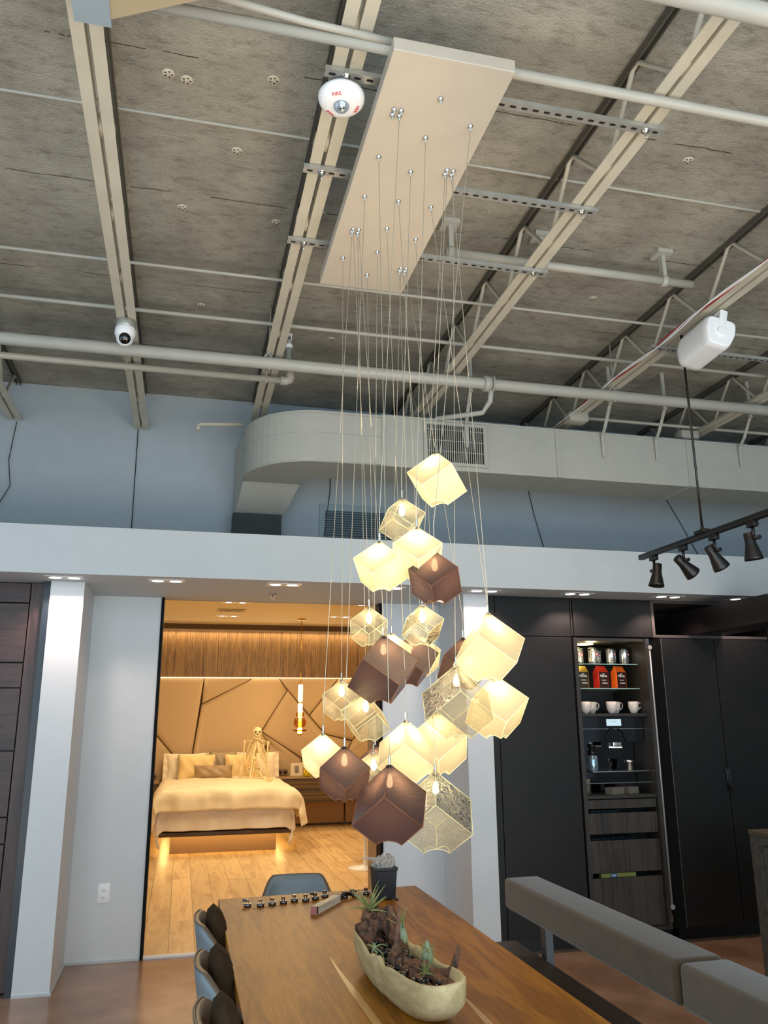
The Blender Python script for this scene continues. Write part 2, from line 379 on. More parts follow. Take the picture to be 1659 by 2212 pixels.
# ------------------------------------------------------------------ room shell
def sbox(name, m, *b, **k): return struct(MB().box(*b).build(name, m, **k))
DECK = 4.42
sbox('floor', M['floor'], -4, 8, -3, 6.5, -.05, 0)
sbox('floor', M['oakfloor'], -1.6, 5, 6.5, 14.2, -.05, 0)
sbox('ceiling', M['deck'], -4, 8, -3, 6.9, DECK, DECK+.12)
sbox('wall_upper_back', M['upper'], -4, 8, 6.9, 7.0, 3.03, DECK)
sbox('wall_left', M['upper'], -4.1, -4, -3, 7.0, 0, DECK)
sbox('wall_right', M['upper'], 8, 8.1, -3, 7.0, 0, DECK)
# header over the recess with its soffit
sbox('wall_header', M['white'], -4, 8, 5.5, 6.55, 2.555, 2.875)
sbox('wall_header_back', M['upper'], -4, 8, 6.55, 6.6, 2.555, 3.07)
sbox('ceiling', M['upper'], -4, 8, 6.6, 6.9, 3.02, 3.07)
# left column and recess
sbox('wall_left_column', M['wallwhite'], -.918, -.70, 5.83, 6.6, 0, 2.555)
sbox('wall_left_recess', M['wallwhite'], -.70, -.2, 6.47, 6.6, 0, 2.555)
sbox('wall_right_recess', M['wallwhite'], 1.56, 2.055, 6.47, 6.6, 0, 2.555)
sbox('wall_right_column', M['wallwhite'], 2.055, 2.257, 5.83, 6.6, 0, 2.555)
sbox('baseboard_left_recess', M['white'], -.70, -.2, 6.46, 6.47, 0, .014)
sbox('baseboard_left_column', M['white'], -.918, -.69, 5.82, 5.83, 0, .014)
sbox('baseboard_left_column_side', M['white'], -.70, -.69, 5.83, 6.46, 0, .014)
M['frame'] = mat('frame_black', '0b0b0b', .7, spec=.15)
# sliding-door opening to the bedroom
sbox('trim_1', M['frame'], -.2, -.178, 6.455, 6.6, 0, 2.555)
sbox('trim_2', M['frame'], 1.54, 1.562, 6.455, 6.6, 0, 2.555)
sbox('trim_3', mat('jamb_warm_lit', 'a58a66', .6), 1.545, 1.60, 6.6, 6.93, 0, 3.0)  # brown holds the warm bedroom light on the jamb in its colour
sbox('trim_4', M['wallwhite'], -.178, 1.54, 6.47, 6.53, 0, .012)
# bedroom shell
BW = 13.62
bedc = mat('bedroom_paint', 'd6c6a4', .7)
sbox('ceiling', bedc, -1.6, 5, 7.0, BW, 3.16, 3.25)
sbox('wall_bedroom_back', bedc, -1.6, 5, BW+.1, BW+.2, 0, 3.25)
sbox('wall_bedroom_left', bedc, -1.7, -1.6, 7.0, 14.2, 0, 3.25)
sbox('wall_bedroom_right', bedc, 5, 5.1, 7.0, 14.2, 0, 3.25)
sbox('wall_bedroom_front', bedc, 1.62, 5, 6.6, 6.7, 0, 3.02)

# dark panelled door at far left
d = struct(thing('door_1', 'tall dark-stained wooden door with horizontal grooves in a black frame at the left edge', 'door', (-1.4, 5.9, 0)))
mb = MB(); mb.box(-1.9, -1.06, 5.9, 5.96, .012, 2.55); 
zs = [.012, .869, 1.03, 1.44, 1.842, 2.008, 2.41, 2.55]
mb = MB()
for a, b in zip(zs[:-1], zs[1:]): mb.box(-1.95, -1.058, 5.90, 5.95, a+.004, b-.004)
mb.build('door_rail', M['darkwood'], d, world=True, bevel=.002)
MB().box(-1.052, -.962, 5.90, 5.95, .012, 2.55).build('door_stile', wood('dark_stile', '2b201e', '4a3835', scale=1.1, axis='Z', rough=.42), d, world=True, bevel=.002)
MB().box(-1.95, -.962, 5.95, 5.97, .012, 2.55).build('backing', M['black'], d, world=True)
MB().box(-.962, -.919, 5.84, 6.0, 0, 2.555).build('door_frame', mat('door_frame_paint', '1f2a33', .35), d, world=True)
for n in ('label', 'category'): del d[n]
sbox('wall_far_left', M['white'], -4, -1.95, 5.9, 6.6, 0, 2.555)
sbox('wall_behind_door', M['white'], -1.95, -.918, 6.05, 6.6, 0, 2.555)

# ------------------------------------------------------------------ ceiling bar joists
JZ = 4.07
def joist(x, y0, y1, label, phase=0, top=4.40, w=.050, g=.009):
    t = thing('bar_joist', label, 'joist', (x, (y0+y1)/2, JZ), group=None)
    for nm, m_ in (('bottom_chord', M['joist']),):
        mb = MB()
        for s in (-1, 1):
            xa, xb = sorted((x+s*g, x+s*(g+w)))
            mb.box(xa, xb, y0, y1, JZ, JZ+.006)
            xa, xb = sorted((x+s*g, x+s*(g+.005))); mb.box(xa, xb, y0, y1, JZ+.006, JZ+.05)
        y = y0+.3
        while y < y1:                                   # spacer lugs in the gap
            mb.box(x-g, x+g, y, y+.03, JZ+.03, JZ+.045); y += .62
        mb.build(nm, m_, t, world=True)
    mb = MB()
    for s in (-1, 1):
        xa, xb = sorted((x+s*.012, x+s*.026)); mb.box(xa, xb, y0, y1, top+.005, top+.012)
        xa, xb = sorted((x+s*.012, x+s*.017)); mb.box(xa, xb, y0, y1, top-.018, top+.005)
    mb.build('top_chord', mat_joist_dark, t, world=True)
    p = .62; y = y0-phase; pts = []
    while y < y1+p:
        pts += [(x, y, JZ+.02), (x, y+p*.42, top-.01), (x, y+p*.5, top-.01), (x, y+p*.92, JZ+.02)]; y += p
    pts = [q for q in pts if y0 <= q[1] <= y1]
    MB().tube(pts, .0125, 6).build('web_bar', M['joist'], t, world=True)
    return t
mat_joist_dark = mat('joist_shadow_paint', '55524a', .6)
JX = [(-1.49, 'first ceiling joist, mostly cut off at the left edge, ending on the blue wall'),
      (-.47, 'ceiling joist carrying the white dome camera, left of the fire alarm'),
      (.49, 'ceiling joist passing behind the round white fire alarm'),
      (1.785, 'ceiling joist right of the chandelier canopy, holding the strut ends'),
      (3.08, 'ceiling joist with red and white cables, behind the white loudspeaker'),
      (4.36, 'ceiling joist seen at the right edge beyond the loudspeaker'),
      (5.65, 'farthest ceiling joist at the right edge, above the ductwork')]
for i, (x, l) in enumerate(JX):
    y1 = 6.45 if i == 0 else (6.06 if i == 1 else 6.88)
    y1 = 6.86
    joist(x, 0.2, y1, l, phase=.13*i)
# white rod-like tees and conduits along x
def rod(name, y, z, r, x0, x1, label, cat='conduit', m=None, grp=None):
    return tag(MB().tube([(x0, y, z), (x1, y, z)], r, 10).build(name, m or M['pipe']), label, cat, grp)
rod('ceiling_tee', 3.385, DECK-.005, .008, -4, 8, 'thin pale seam strip across the ceiling behind the fire alarm', 'seam strip')
rod('conduit', 4.46, 4.25, .010, -4, 8, 'thin pale conduit across the ceiling just beyond the canopy', 'conduit')
rod('conduit', 5.04, 4.25, .014, -4, 8, 'pale conduit across the ceiling above the dome camera', 'conduit')
rod('conduit', 2.08, 4.33, .013, 0.9, 8, 'thin grey conduit across the top right of the ceiling', 'conduit')
rod('conduit', 2.37, 4.02, .021, -.27, 8, 'painted conduit passing above the near end of the canopy', 'conduit')
tag(MB().tube([(-.25, 2.27, 4.03), (.3, 2.33, 4.03), (.62, 2.345, 4.03)], .014, 10).build('conduit', M['pipe']), 'shorter conduit merging beside the canopy pipe at the upper left', 'conduit')
t = thing('sprinkler_pipe', 'thick grey pipe cutting across the top right corner', 'pipe', (4, 1.845, 3.93))
MB().tube([(.8, 1.845, 3.93), (8, 1.845, 3.93)], .036, 14).build('pipe', M['pipe'], t, world=True)
for x in (1.0, 3.0, 5.6):
    MB().tube([(x, 1.845, 3.95), (x, 1.845, DECK)], .006, 6).build('hanger', M['pipe'], t, world=True)
# sprinkler main with couplings
t = thing('sprinkler_main', 'thick grey sprinkler main crossing the whole ceiling in front of the duct', 'pipe', (1, 5.1, 3.98))
MB().tube([(-4, 5.09, 3.98), (8, 5.09, 3.98)], .042, 16).build('pipe', M['pipe'], t, world=True)
mb = MB(); mb.tube([(2.0, 5.09, 3.98), (2.055, 5.09, 3.98)], .058, 16); mb.tube([(2.062, 5.09, 3.98), (2.075, 5.09, 3.98)], .062, 16); mb.build('coupling', M['pipe'], t, world=True)
mb = MB(); mb.tube([(2.06, 5.09, 3.94), (2.06, 5.12, 3.86), (2.03, 5.2, 3.80), (1.70, 5.3, 3.76)], .02, 10); mb.build('branch_pipe', M['pipe'], t, world=True)
for x in (.45, 3.05):
    mb = MB(); mb.tube([(x, 5.09, 3.94), (x-.045, 5.09, 3.98), (x-.03, 5.09, 4.03), (x, 5.09, 4.06), (x, 5.09, DECK)], .006, 6)
    mb.tube([(x, 5.09, 3.935), (x+.045, 5.09, 3.98), (x, 5.09, 4.05)], .006, 6); mb.build('hanger', M['pipe'], t, world=True)
t = thing('sprinkler_branch', 'thinner grey pipe below the main, with an elbow and upright sprinkler at its end', 'pipe', (0, 5.38, 3.99))
MB().tube([(-4, 5.38, 3.99), (.57, 5.38, 3.99)], .024, 12).build('pipe', M['pipe'], t, world=True)
mb = MB(); mb.tube([(.56, 5.38, 3.99), (.60, 5.38, 3.99), (.625, 5.38, 4.0), (.632, 5.38, 4.03), (.632, 5.38, 4.06)], .033, 12)
mb.tube([(.632, 5.38, 4.05), (.632, 5.38, 4.13), (.617, 5.38, 4.17), (.617, 5.38, 4.26)], .02, 10); mb.build('elbow', M['pipe'], t, world=True)
mb = MB(); mb.lathe([(.0, 0), (.026, 0), (.026, .03), (.016, .035), (.016, .06), (0, .06)], 12, (.617, 5.38, 4.25)); mb.box(.598, .603, 5.375, 5.385, 4.31, 4.355); mb.box(.631, .636, 5.375, 5.385, 4.31, 4.355); mb.box(.595, .639, 5.36, 5.40, 4.353, 4.358)
mb.build('upright_head', M['plastic_w'], t, world=True)
for x in (-.47, .49):
    MB().tube([(x-.03, 5.38, 3.96), (x-.03, 5.38, 4.075)], .006, 6).build('hanger', M['pipe'], t, world=True)
t = thing('overhead_pipe', 'short capped grey pipe hung close under the deck right of the canopy', 'pipe', (2.1, 3.89, 4.2))
MB().tube([(1.33, 3.89, 4.22), (2.93, 3.89, 4.22)], .026, 12).build('pipe', M['pipe'], t, world=True)
for x in (1.36, 1.93, 2.74):
    mb = MB(); mb.tube([(x-.02, 3.89, 4.22), (x+.02, 3.89, 4.22)], .036, 12); mb.box(x-.012, x+.012, 3.87, 3.91, 4.25, DECK); mb.box(x-.05, x+.05, 3.84, 3.94, DECK-.03, DECK-.002); mb.build('pipe_clamp', M['pipe'], t, world=True)
# beam bracket at the top left corner
t = thing('steel_bracket', 'blue-grey box-section steel bracket at the top left corner of the photo', 'bracket', (-.4, 2.2, 3.9))
MB().box(-.475, -.355, 1.4, 2.38, 3.90, 4.0).build('box_beam', mat('steelblue', '8d9ca4', .5), t, world=True)
a = math.radians(-38)
MB().prism([(-.355, 2.12), (-.355, 2.35), (.12, 2.11), (.12, 1.75)], 'z', 3.905, 3.99).build('side_arm', mat('steeltan', 'a99a7e', .5), t, world=True)
# plate anchors on the deck
k = 0
for (x, y) in [(-.62,2.78),(-.21,3.12),(-.13,3.14),(-1.32,3.55),(-.15,4.1),(.25,3.05),(.12,3.56),(.38,4.12),(-1.05,2.6),(1.25,2.2),(-.02,5.2),(.62,3.98),(.95,5.5),(2.4,3.1),(2.6,4.5)]:
    mb = MB(); mb.lathe([(0,-.004),(.024,-.004),(.028,0)], 14, (x, y, DECK)); 
    for q in range(5):
        an = q*2*PI/5; mb.cur = 1; mb.box(x+.016*math.cos(an)-.004, x+.016*math.cos(an)+.004, y+.016*math.sin(an)-.003, y+.016*math.sin(an)+.003, DECK-.0055, DECK-.004)
    tag(mb.build('deck_fastener', [M['joist'], M['dark_gap']]), 'small round perforated plate pressed into the grey deck boards', 'fastener plate', 'round fastener plates in the deck'); k += 1
# slotted struts
def strut(x0, x1, y, label, z=4.046, bolts=()):
    t = thing('slotted_strut', label, 'strut', ((x0+x1)/2, y, z))
    mb = MB(); h = .02; w = .0205
    mb.box(x0, x1, y-w, y+w, z, z+.003); mb.box(x0, x1, y-w, y-w+.003, z+.003, z+h); mb.box(x0, x1, y+w-.003, y+w, z+.003, z+h)
    mb.cur = 1; x = x0+.03
    while x < x1-.03:
        pts = []
        for k in range(12):
            an = 2*PI*k/12; pts.append((x+math.cos(an)*.0065+(.0075 if math.cos(an) > 0 else -.0075), y+math.sin(an)*.0065))
        mb.prism(pts, 'z', z-.0008, z+.0002); x += .05
    mb.build('channel', [M['galv'], M['dark_gap']], t, world=True)
    for bx in bolts:
        mb = MB(); mb.lathe([(0,-.012),(.011,-.012),(.011,-.003),(.018,-.003),(.018,0),(0,0)], 10, (bx, y, z)); mb.tube([(bx, y, z-.04), (bx, y, z-.01)], .004, 6)
        mb.build('bolt', M['steel'], t, world=True)
    return t
strut(.405, 1.87, 2.56, 'slotted strut nearest the camera, crossing above the canopy beside the fire alarm', bolts=(.49, 1.79))
strut(.405, 1.87, 3.14, 'middle slotted strut crossing above the canopy', bolts=(.49, 1.79))
strut(.405, 1.87, 3.72, 'farthest slotted strut over the far end of the canopy', bolts=(.49, 1.79))
strut(2.95, 4.55, 4.42, 'slotted strut running right from behind the loudspeaker', bolts=(3.08,))
MB_c = MB().tube([(.52, 2.82, 4.2), (.5, 2.87, 4.1), (.53, 2.95, 4.08), (.57, 2.98, 4.1)], .002, 5)
tag(MB_c.build('loose_wire', M['cord']), 'thin white loop of wire left of the canopy edge', 'wire')

# ------------------------------------------------------------------ chandelier canopy
t = thing('chandelier_canopy', 'long brushed-metal rectangular ceiling canopy from which the glass cubes hang', 'canopy', (.84, 3.09, 3.93))
MB().box(.607, 1.072, 2.275, 3.905, 3.93, 3.985).build('canopy_box', M['canopy'], t, world=True, bevel=.003)
mb = MB()
for y in (2.56, 3.14, 3.72):
    for x in (.7, .98): mb.tube([(x, y, 3.985), (x, y, 4.03)], .005, 6)
mb.build('hanger_rod', M['steel'], t, world=True)
NODES = [(0.993,2.850),(0.842,2.896),(0.845,2.680),(0.709,2.585),(1.002,2.575),(0.683,3.365),(0.993,2.878),(0.998,3.650),(0.711,3.365),(0.998,3.678),(1.026,3.678),(1.026,3.650),(1.021,2.878),(1.021,2.850),(1.000,3.113),(0.682,3.623),(0.711,3.393),(0.683,3.393),(0.684,3.107),(0.838,3.751),(0.842,3.530),(0.842,3.325),(1.003,3.380),(0.685,2.835),(0.843,3.107),(0.841, 2.462), (0.709, 2.557), (0.681, 2.585), (0.681, 2.557)]
gp = None
for (x, y) in NODES:
    if gp is None:
        gp = MB().lathe([(0,0),(.011,0),(.011,-.004),(.0075,-.006),(.0055,-.012),(.0055,-.018),(.0015,-.024)], 14).build('cord_grip', M['steel'], t)
        o = gp
    else:
        o = gp.copy(); COL.objects.link(o)
    o.location = (x-.84, y-3.09, 0)

# ------------------------------------------------------------------ cube pendants
GW = glass_white('opal_glass'); GC = glass_clear('clear_rippled_glass'); GP = glass_plum('plum_glass')
EW = mat('opal_edge', 'fff0c0', .3, emit='ffe2a0', estr=.6); EC = mat('clear_edge', 'd9cfa0', .15, emit='ffe9a0', estr=.22); EP = mat('plum_edge', '6b4636', .15, metal=.6, emit='d89060', estr=.18)  # edge glints put in as emission on thin tubes
BULB = emis('bulb_glow', (1, .82, .45), 40)
CUBES = [
('W',0.146,(0.950,2.970,2.676),0.74,(0.993,2.850), 'opal white glass cube, the topmost of the cluster, in front of the duct grille'),
('C',0.113,(0.801,2.963,2.472),1.74,(0.842,2.896), 'clear rippled glass cube second from the top, just below left of the topmost opal one'),
('W',0.130,(0.834,2.874,2.334),1.34,(0.845,2.680), 'bright opal glass cube tucked behind the topmost copper-plum cube'),
('W',0.126,(0.699,2.918,2.283),1.07,(0.709,2.585), 'opal glass cube at upper left, level with the topmost copper-plum cube'),
('P',0.130,(0.889,2.831,2.233),1.14,(1.002,2.575), 'copper-plum glass cube highest of its colour, in front of the white header'),
('C',0.113,(0.767,3.410,2.099),1.35,(0.683,3.365), 'small clear glass cube hanging just above the big upper plum cube'),
('C',0.109,(0.922,3.115,2.072),1.54,(0.993,2.878), 'small clear glass cube under the topmost copper-plum cube'),
('W',0.124,(0.944,3.709,2.020),1.32,(0.998,3.650), 'opal glass cube peeking out behind the top of the big upper plum cube'),
('P',0.188,(0.826,3.392,1.974),1.77,(0.711,3.365), 'large plum glass cube in the upper middle, tilted to the left'),
('P',0.165,(1.068,3.817,2.027),1.73,(0.998,3.678), 'copper glass cube behind the big upper plum cube and the small clear one'),
('W',0.132,(1.142,3.901,2.030),1.37,(1.026,3.678), 'dim opal cube seen through the gap between two copper cubes at the centre'),
('P',0.156,(1.242,3.543,1.987),1.50,(1.026,3.650), 'copper glass cube half hidden left of the largest opal cube'),
('W',0.188,(1.227,3.176,2.054),1.97,(1.021,2.878), 'largest opal glass cube at the upper right of the cluster'),
('C',0.188,(1.064,3.132,1.833),0.30,(1.021,2.850), 'large clear glass cube at centre right under the largest opal cube'),
('W',0.169,(1.281,3.259,1.800),1.46,(1.000,3.113), 'opal glass cube farthest to the right, against the black cabinets'),
('C',0.120,(0.700,3.681,1.799),1.38,(0.682,3.623), 'small clear glass cube farthest left of the clear ones, over the headboard'),
('C',0.132,(0.769,3.486,1.731),0.97,(0.711,3.393), 'clear ribbed glass cube directly below the big upper plum cube'),
('W',0.120,(0.586,3.498,1.568),1.32,(0.683,3.393), 'small opal glass cube farthest to the left of the cluster'),
('P',0.136,(0.629,3.241,1.522),1.43,(0.684,3.107), 'plum glass cube at lower left beside the leftmost opal cube'),
('P',0.129,(0.930,3.998,1.503),1.34,(0.838,3.751), 'small copper cube mostly hidden above the lower left clear cube'),
('C',0.168,(0.843,3.657,1.485),0.86,(0.842,3.530), 'clear glass cube behind the lowest dark plum cube'),
('W',0.160,(0.897,3.297,1.619),0.21,(0.842,3.325), 'brightest opal cube low in the middle, above the lowest dark plum cube'),
('W',0.169,(1.067,3.405,1.651),1.27,(1.003,3.380), 'opal glass cube partly hidden behind the large clear cube at lower right'),
('P',0.180,(0.753,3.009,1.462),0.14,(0.685,2.835), 'large dark plum glass cube, lowest at the front of the cluster'),
('C',0.194,(0.982,3.181,1.422),0.22,(0.843,3.107), 'large clear glass cube hanging lowest, right of the dark plum cube')]
def shade_mesh(t, a, th, m, em):
    q = math.sqrt(2/3)
    E_ = [Vector((a*q*math.cos(th+k*2*PI/3), a*q*math.sin(th+k*2*PI/3), -a/math.sqrt(3))) for k in range(3)]
    B = E_[0]+E_[1]+E_[2]; L_ = [E_[k]+E_[(k+1) % 3] for k in range(3)]
    c = .10      # flat little facet at the top for the cap
    sh = MB(); r = a*.35
    for k in range(3):
        u = E_[k]; v = E_[(k+1) % 3]
        sh.add([u*c, u, L_[k], v, v*c], [(0,1,2,3,4)])
    sh.add([E_[k]*c for k in range(3)], [(0,1,2)])
    edges = []
    for k in range(3):
        # bottom face: corners B, L[k-1], U_k, L[k]
        f1 = (L_[k-1]-B).normalized(); f2 = (L_[k]-B).normalized()
        pts = [B+f1*r, L_[k-1], E_[k], L_[k], B+f2*r]
        arc = []
        for s in range(1, 10):
            ph = PI/2*(1-s/10); arc.append(B+f1*(r*math.cos(ph))+f2*(r*math.sin(ph)))
        sh.add(pts+arc, [tuple(range(len(pts)+len(arc)))])
        edges += [[E_[k]*c, E_[k]], [E_[k], L_[k]], [E_[k], L_[k-1]], [L_[k], B+f2*r], [B+f2*r]+arc+[B+f1*r]]
    o = sh.build('glass_shade', m, t)
    ed = MB()
    for e in edges: ed.tube(e, .0016, 5)
    ed.build('glass_edge', em, o)
    return E_
for (ty, a, p, th, nd, lab) in CUBES:
    t = thing('cube_pendant', lab, 'pendant lamp', p, group='glass cube pendants of the chandelier')
    P0 = Vector(p)
    shade_mesh(t, a, th, {'W': GW, 'C': GC, 'P': GP}[ty], {'W': EW, 'C': EC, 'P': EP}[ty])
    MB().lathe([(0,.004),(.004,.004),(.0045,-.002),(.0045,-.05)], 10).lathe([(.0045,.03),(.0045,0)], 8).build('socket', M['steel'], t)
    mb = MB(); mb.tube([(0,0,.03), (0,0,0)], .0042, 8); mb.lathe([(0,-.001),(a*.045,-.003),(a*.075,-.0075),(a*.085,-.011)], 12)
    mb.build('cap', M['black'] if ty == 'P' else M['steel'], t)
    top = Vector((nd[0], nd[1], 3.92))-P0
    MB().tube([(0,0,.02), (0,0,.10), tuple(top)], .0015, 5).build('cord', M['cord'], t)
    bz = -.032-a*.14
    MB().lathe([(0,.022),(.006,.02),(.008,.012),(.0125,-.004),(.0125,-.014),(.008,-.024),(0,-.028)], 10, (0,0,bz)).build('bulb', BULB, t)
    li = bpy.data.lights.new('bulb_light', 'POINT'); li.energy = {'W': .40, 'C': .75, 'P': .80}[ty]*(a/.15); li.color = (1, .80, .50); li.shadow_soft_size = .013
    lo = bpy.data.objects.new('bulb_light', li); COL.objects.link(lo); lo.location = (0,0,bz-.038); lo.parent = t

# ------------------------------------------------------------------ fire alarm, camera, speaker
MB().tube([(-.415, 2.0, 4.0), (-.415, 2.0, DECK)], .01, 8).build('hanger', M['pipe'], bpy.data.objects['steel_bracket'], world=True)
t = thing('fire_alarm', 'round white ceiling strobe with red FIRE lettering beside the canopy', 'fire alarm', (.483, 2.62, 3.96))
MB().lathe([(0,0),(.052,0),(.076,.008),(.089,.022),(.092,.034),(.092,.044),(.086,.047),(0,.047)], 40).build('housing', M['plastic_w'], t)
MB().lathe([(.0,.047),(.06,.047),(.06,.085),(0,.085)], 32).build('base_plate', M['galv'], t)
MB().lathe([(0,-.026),(.013,-.025),(.024,-.018),(.031,-.007),(.033,.002)], 20).build('strobe_lens', thin_glass('lens', (.75,.85,.95), .35), t)
mb = MB(); mb.ball((0,0,-.006), (.014,.014,.012), 6, 4); mb.build('flash_tube', mat('chrome', 'f2f6ff', .1, metal=1), t)
red = mat('fire_red', 'd0202a', .5)
for an in (243, 8, 125):
    r = .062; A = math.radians(an)
    pos = Vector((r*math.cos(A), r*math.sin(A), .0022))
    Mx = Matrix.Translation(pos) @ Matrix.Rotation(A-PI/2, 4, 'Z') @ Matrix.Rotation(math.radians(19), 4, 'X') @ Matrix.Rotation(PI, 4, 'X') @ Matrix.Rotation(PI, 4, 'Z')
    text_mesh('FIRE', .021, red, t, Mx, 'lettering')
t = thing('dome_camera', 'white eyeball security camera under the left ceiling joist', 'security camera', (-.475, 4.87, 3.95))
MB().lathe([(0,.125),(.062,.125),(.062,.075),(.058,.07),(0,.07)], 24).build('mount', M['galv'], t)
MB().lathe([(.06,.07),(.064,.06),(.064,.03),(.052,.0),(.03,-.022),(0,-.03)], 28).build('housing', M['plastic_w'], t)
dv = Vector((.475, -4.87, -2.33)).normalized()
mb = MB(); mb.ball((dv.x*.006, dv.y*.006, .004+dv.z*.006), .052, 24, 18); mb.build('eyeball', M['plastic_w'], t)
mb = MB(); Mq = Matrix.Translation(dv*.040+Vector((0,0,.004))) @ dv.to_track_quat('Z', 'Y').to_matrix().to_4x4()
mb.lathe([(.040,-.004),(.041,.010),(.037,.014),(.036,.012)], 28, M=Mq); mb.build('lens_ring', M['plastic_w'], t)
mb = MB(); mb.lathe([(.036,.011),(.033,.016),(.024,.022),(.012,.026),(0,.027)], 28, M=Mq); mb.build('lens_window', M['blackgloss'], t)
t = thing('loudspeaker', 'white wall-type loudspeaker on a bracket under the cabled joist', 'loudspeaker', (3.085, 4.03, 3.90))
Ms = Matrix.Rotation(math.radians(-4), 4, 'Z') @ Matrix.Rotation(math.radians(14), 4, 'Y')
def spk(u, v):
    # cross-section (rounded front) swept along local y
    a_ = 2*PI*u; cx = math.copysign(abs(math.cos(a_))**.32, math.cos(a_))*.102; cz = math.copysign(abs(math.sin(a_))**.38, math.sin(a_))*.098
    if cz < 0: cx *= 1-.30*(-cz/.098)**1.2
    s = math.sin(PI*min(max(v, .0), 1)); e = .90+.10*min(1, s*4)
    return (cx*e, (v-.5)*.36, cz*e)
mb = MB(); mb.grid(spk, 36, 14, close_u=True, M=Ms)
n0 = len(mb.v)-36*14
mb.sm = False; mb.f.append(tuple(n0+k for k in range(36))[::-1]); mb.mi.append(0); mb.smooth.append(False)
mb.f.append(tuple(n0+13*36+k for k in range(36))); mb.mi.append(0); mb.smooth.append(False)
mb.build('cabinet', M['plastic_w'], t, bevel=.006)
mb = MB(); mb.rbox(-.024, .024, -.186, -.176, -.01, .145, .008, M=Ms); mb.rbox(-.024, .024, .176, .186, -.01, .145, .008, M=Ms); mb.rbox(-.024, .024, -.186, .186, .137, .147, .004, M=Ms)
mb.build('bracket', M['plastic_w'], t)
mb = MB(); mb.tube([(0,-.165,0), (0,-.195,0)], .026, 16, M=Ms); mb.build('pivot_knob', M['plastic_w'], t)
# cables on the joist
for (off, m_, l) in ((0, mat('red_cable', 'b01d22', .5), 'red cable clipped along the joist behind the loudspeaker'), (.02, M['plastic_w'], 'white cable running along the joist past the loudspeaker'), (.035, M['plastic_w'], 'second white cable drooping beside the loudspeaker')):
    pts = [(3.0-off*.6+.008*math.sin(y*7+off*90), y, 4.065-off*.5+.01*math.sin(y*5+off*60)) for y in [2.6+.15*k for k in range(29)]]
    tag(MB().tube(pts, .0045, 6).build('cable', m_), l, 'cable')
# junction boxes and conduit by the duct
for (x, y, l) in ((3.06, 5.72, 'grey junction box on the joist left of the track-light pole'), (4.22, 5.90, 'grey junction box under a joist above the duct at the right edge')):
    t = thing('junction_box', l, 'junction box', (x, y, 4.0))
    MB().rbox(-.085, .085, -.06, .06, 0, .075, .008).build('box', M['pipe'], t); MB().rbox(-.07, .07, -.05, .05, -.006, 0, .003).build('cover', M['pipe'], t)
rod('conduit', 5.89, 4.12, .014, 3.1, 8, 'conduit linking the junction boxes above the duct', 'conduit')
for i, (pts, l) in enumerate(((((-1.47,6.85,4.05),(-1.50,6.86,3.72),(-1.47,6.87,3.50),(-1.56,6.88,3.3)), 'dark twisted wire hanging down the wall at the far left'),
                   (((-.50,6.88,4.08),(-.497,6.88,3.6),(-.495,6.885,3.15)), 'thin dark wire hanging below the end of the camera joist'),
                   (((1.20,6.88,3.9),(1.19,6.885,3.6),(1.14,6.885,3.2)), 'thin dark wire over the return grille'),
                   (((3.10,6.88,3.85),(3.17,6.885,3.5),(3.26,6.885,3.15)), 'slanting wire on the blue wall left of the track light'),
                   (((4.55,6.88,3.85),(4.75,6.885,3.5),(4.93,6.885,3.15)), 'slanting wire on the blue wall behind the track light'))):
    tag(MB().tube(pts, .0035, 5).build('hanging_wire', M['black']), l, 'wire')

# ------------------------------------------------------------------ ductwork
t = thing('air_duct', 'large pale grey painted air duct with a rounded corner running along the back wall', 'duct', (3, 6, 3.52))
D0, D1, DZ0, DZ1 = 5.75, 6.17, 3.52, 3.935
mb = MB(); mb.box(1.0, 8, D0, D1, DZ0, DZ1)
mb.build('straight_run', M['duct'], t, world=True)
mb = MB()                                   # curved corner, turning back to the wall
ca = Vector((.95, 6.32)); Ro = .57
outer = [(ca.x-Ro*math.sin(a_), ca.y-Ro*math.cos(a_)) for a_ in [PI/2*k/14 for k in range(15)]]
inner = [(ca.x-.03, ca.y-.1), (1.0, D1)]
poly = [(1.0, D0)]+outer+[(ca.x-Ro, 6.4), (.86, 6.4), (.86, 6.24), (.92, D1), (1.0, D1)]
mb.prism(poly, 'z', DZ0, DZ1); mb.build('curved_corner', M['duct'], t, world=True)
mb = MB(); mb.add([(.385,6.4,DZ0),(.85,6.4,DZ0),(.85,6.4,DZ1),(.385,6.4,DZ1),(.335,6.87,3.27),(.735,6.87,3.27),(.735,6.87,DZ1),(.335,6.87,DZ1)],
                  [(0,1,2,3),(4,5,6,7),(0,1,5,4),(1,2,6,5),(2,3,7,6),(3,0,4,7)]); mb.build('branch_run', M['duct'], t, world=True)
mb = MB(); mb.box(.33, .74, 6.70, 6.88, 3.1, 3.33); mb.build('dark_boot', mat('duct_boot', '1f2a2a', .6), t, world=True)
mb = MB()
for x in (1.36, 1.43): pass
for x in (1.415, 2.885, 4.105, 5.5):
    mb.box(x-.016, x+.016, D0-.012, D0, DZ0-.004, DZ1+.004)
    mb.box(x-.016, x+.016, D0-.012, D1+.006, DZ0-.008, DZ0)
for k in range(3):                            # seams following the curve
    z = (DZ0+.004, DZ1-.02, DZ0+.235)[k]; th_ = (.012, .006, .003)[k]
    mb.tube([(1.4, D0-.002, z)]+[(ca.x-(Ro+.002)*math.sin(a_), ca.y-(Ro+.002)*math.cos(a_), z) for a_ in [PI/2*q/14 for q in range(15)]], th_*.5, 5)
mb.box(1.4, 8, D0-.006, D0, DZ1-.012, DZ1+.006)
mb.build('duct_flange', M['duct'], t, world=True)
mb = MB()
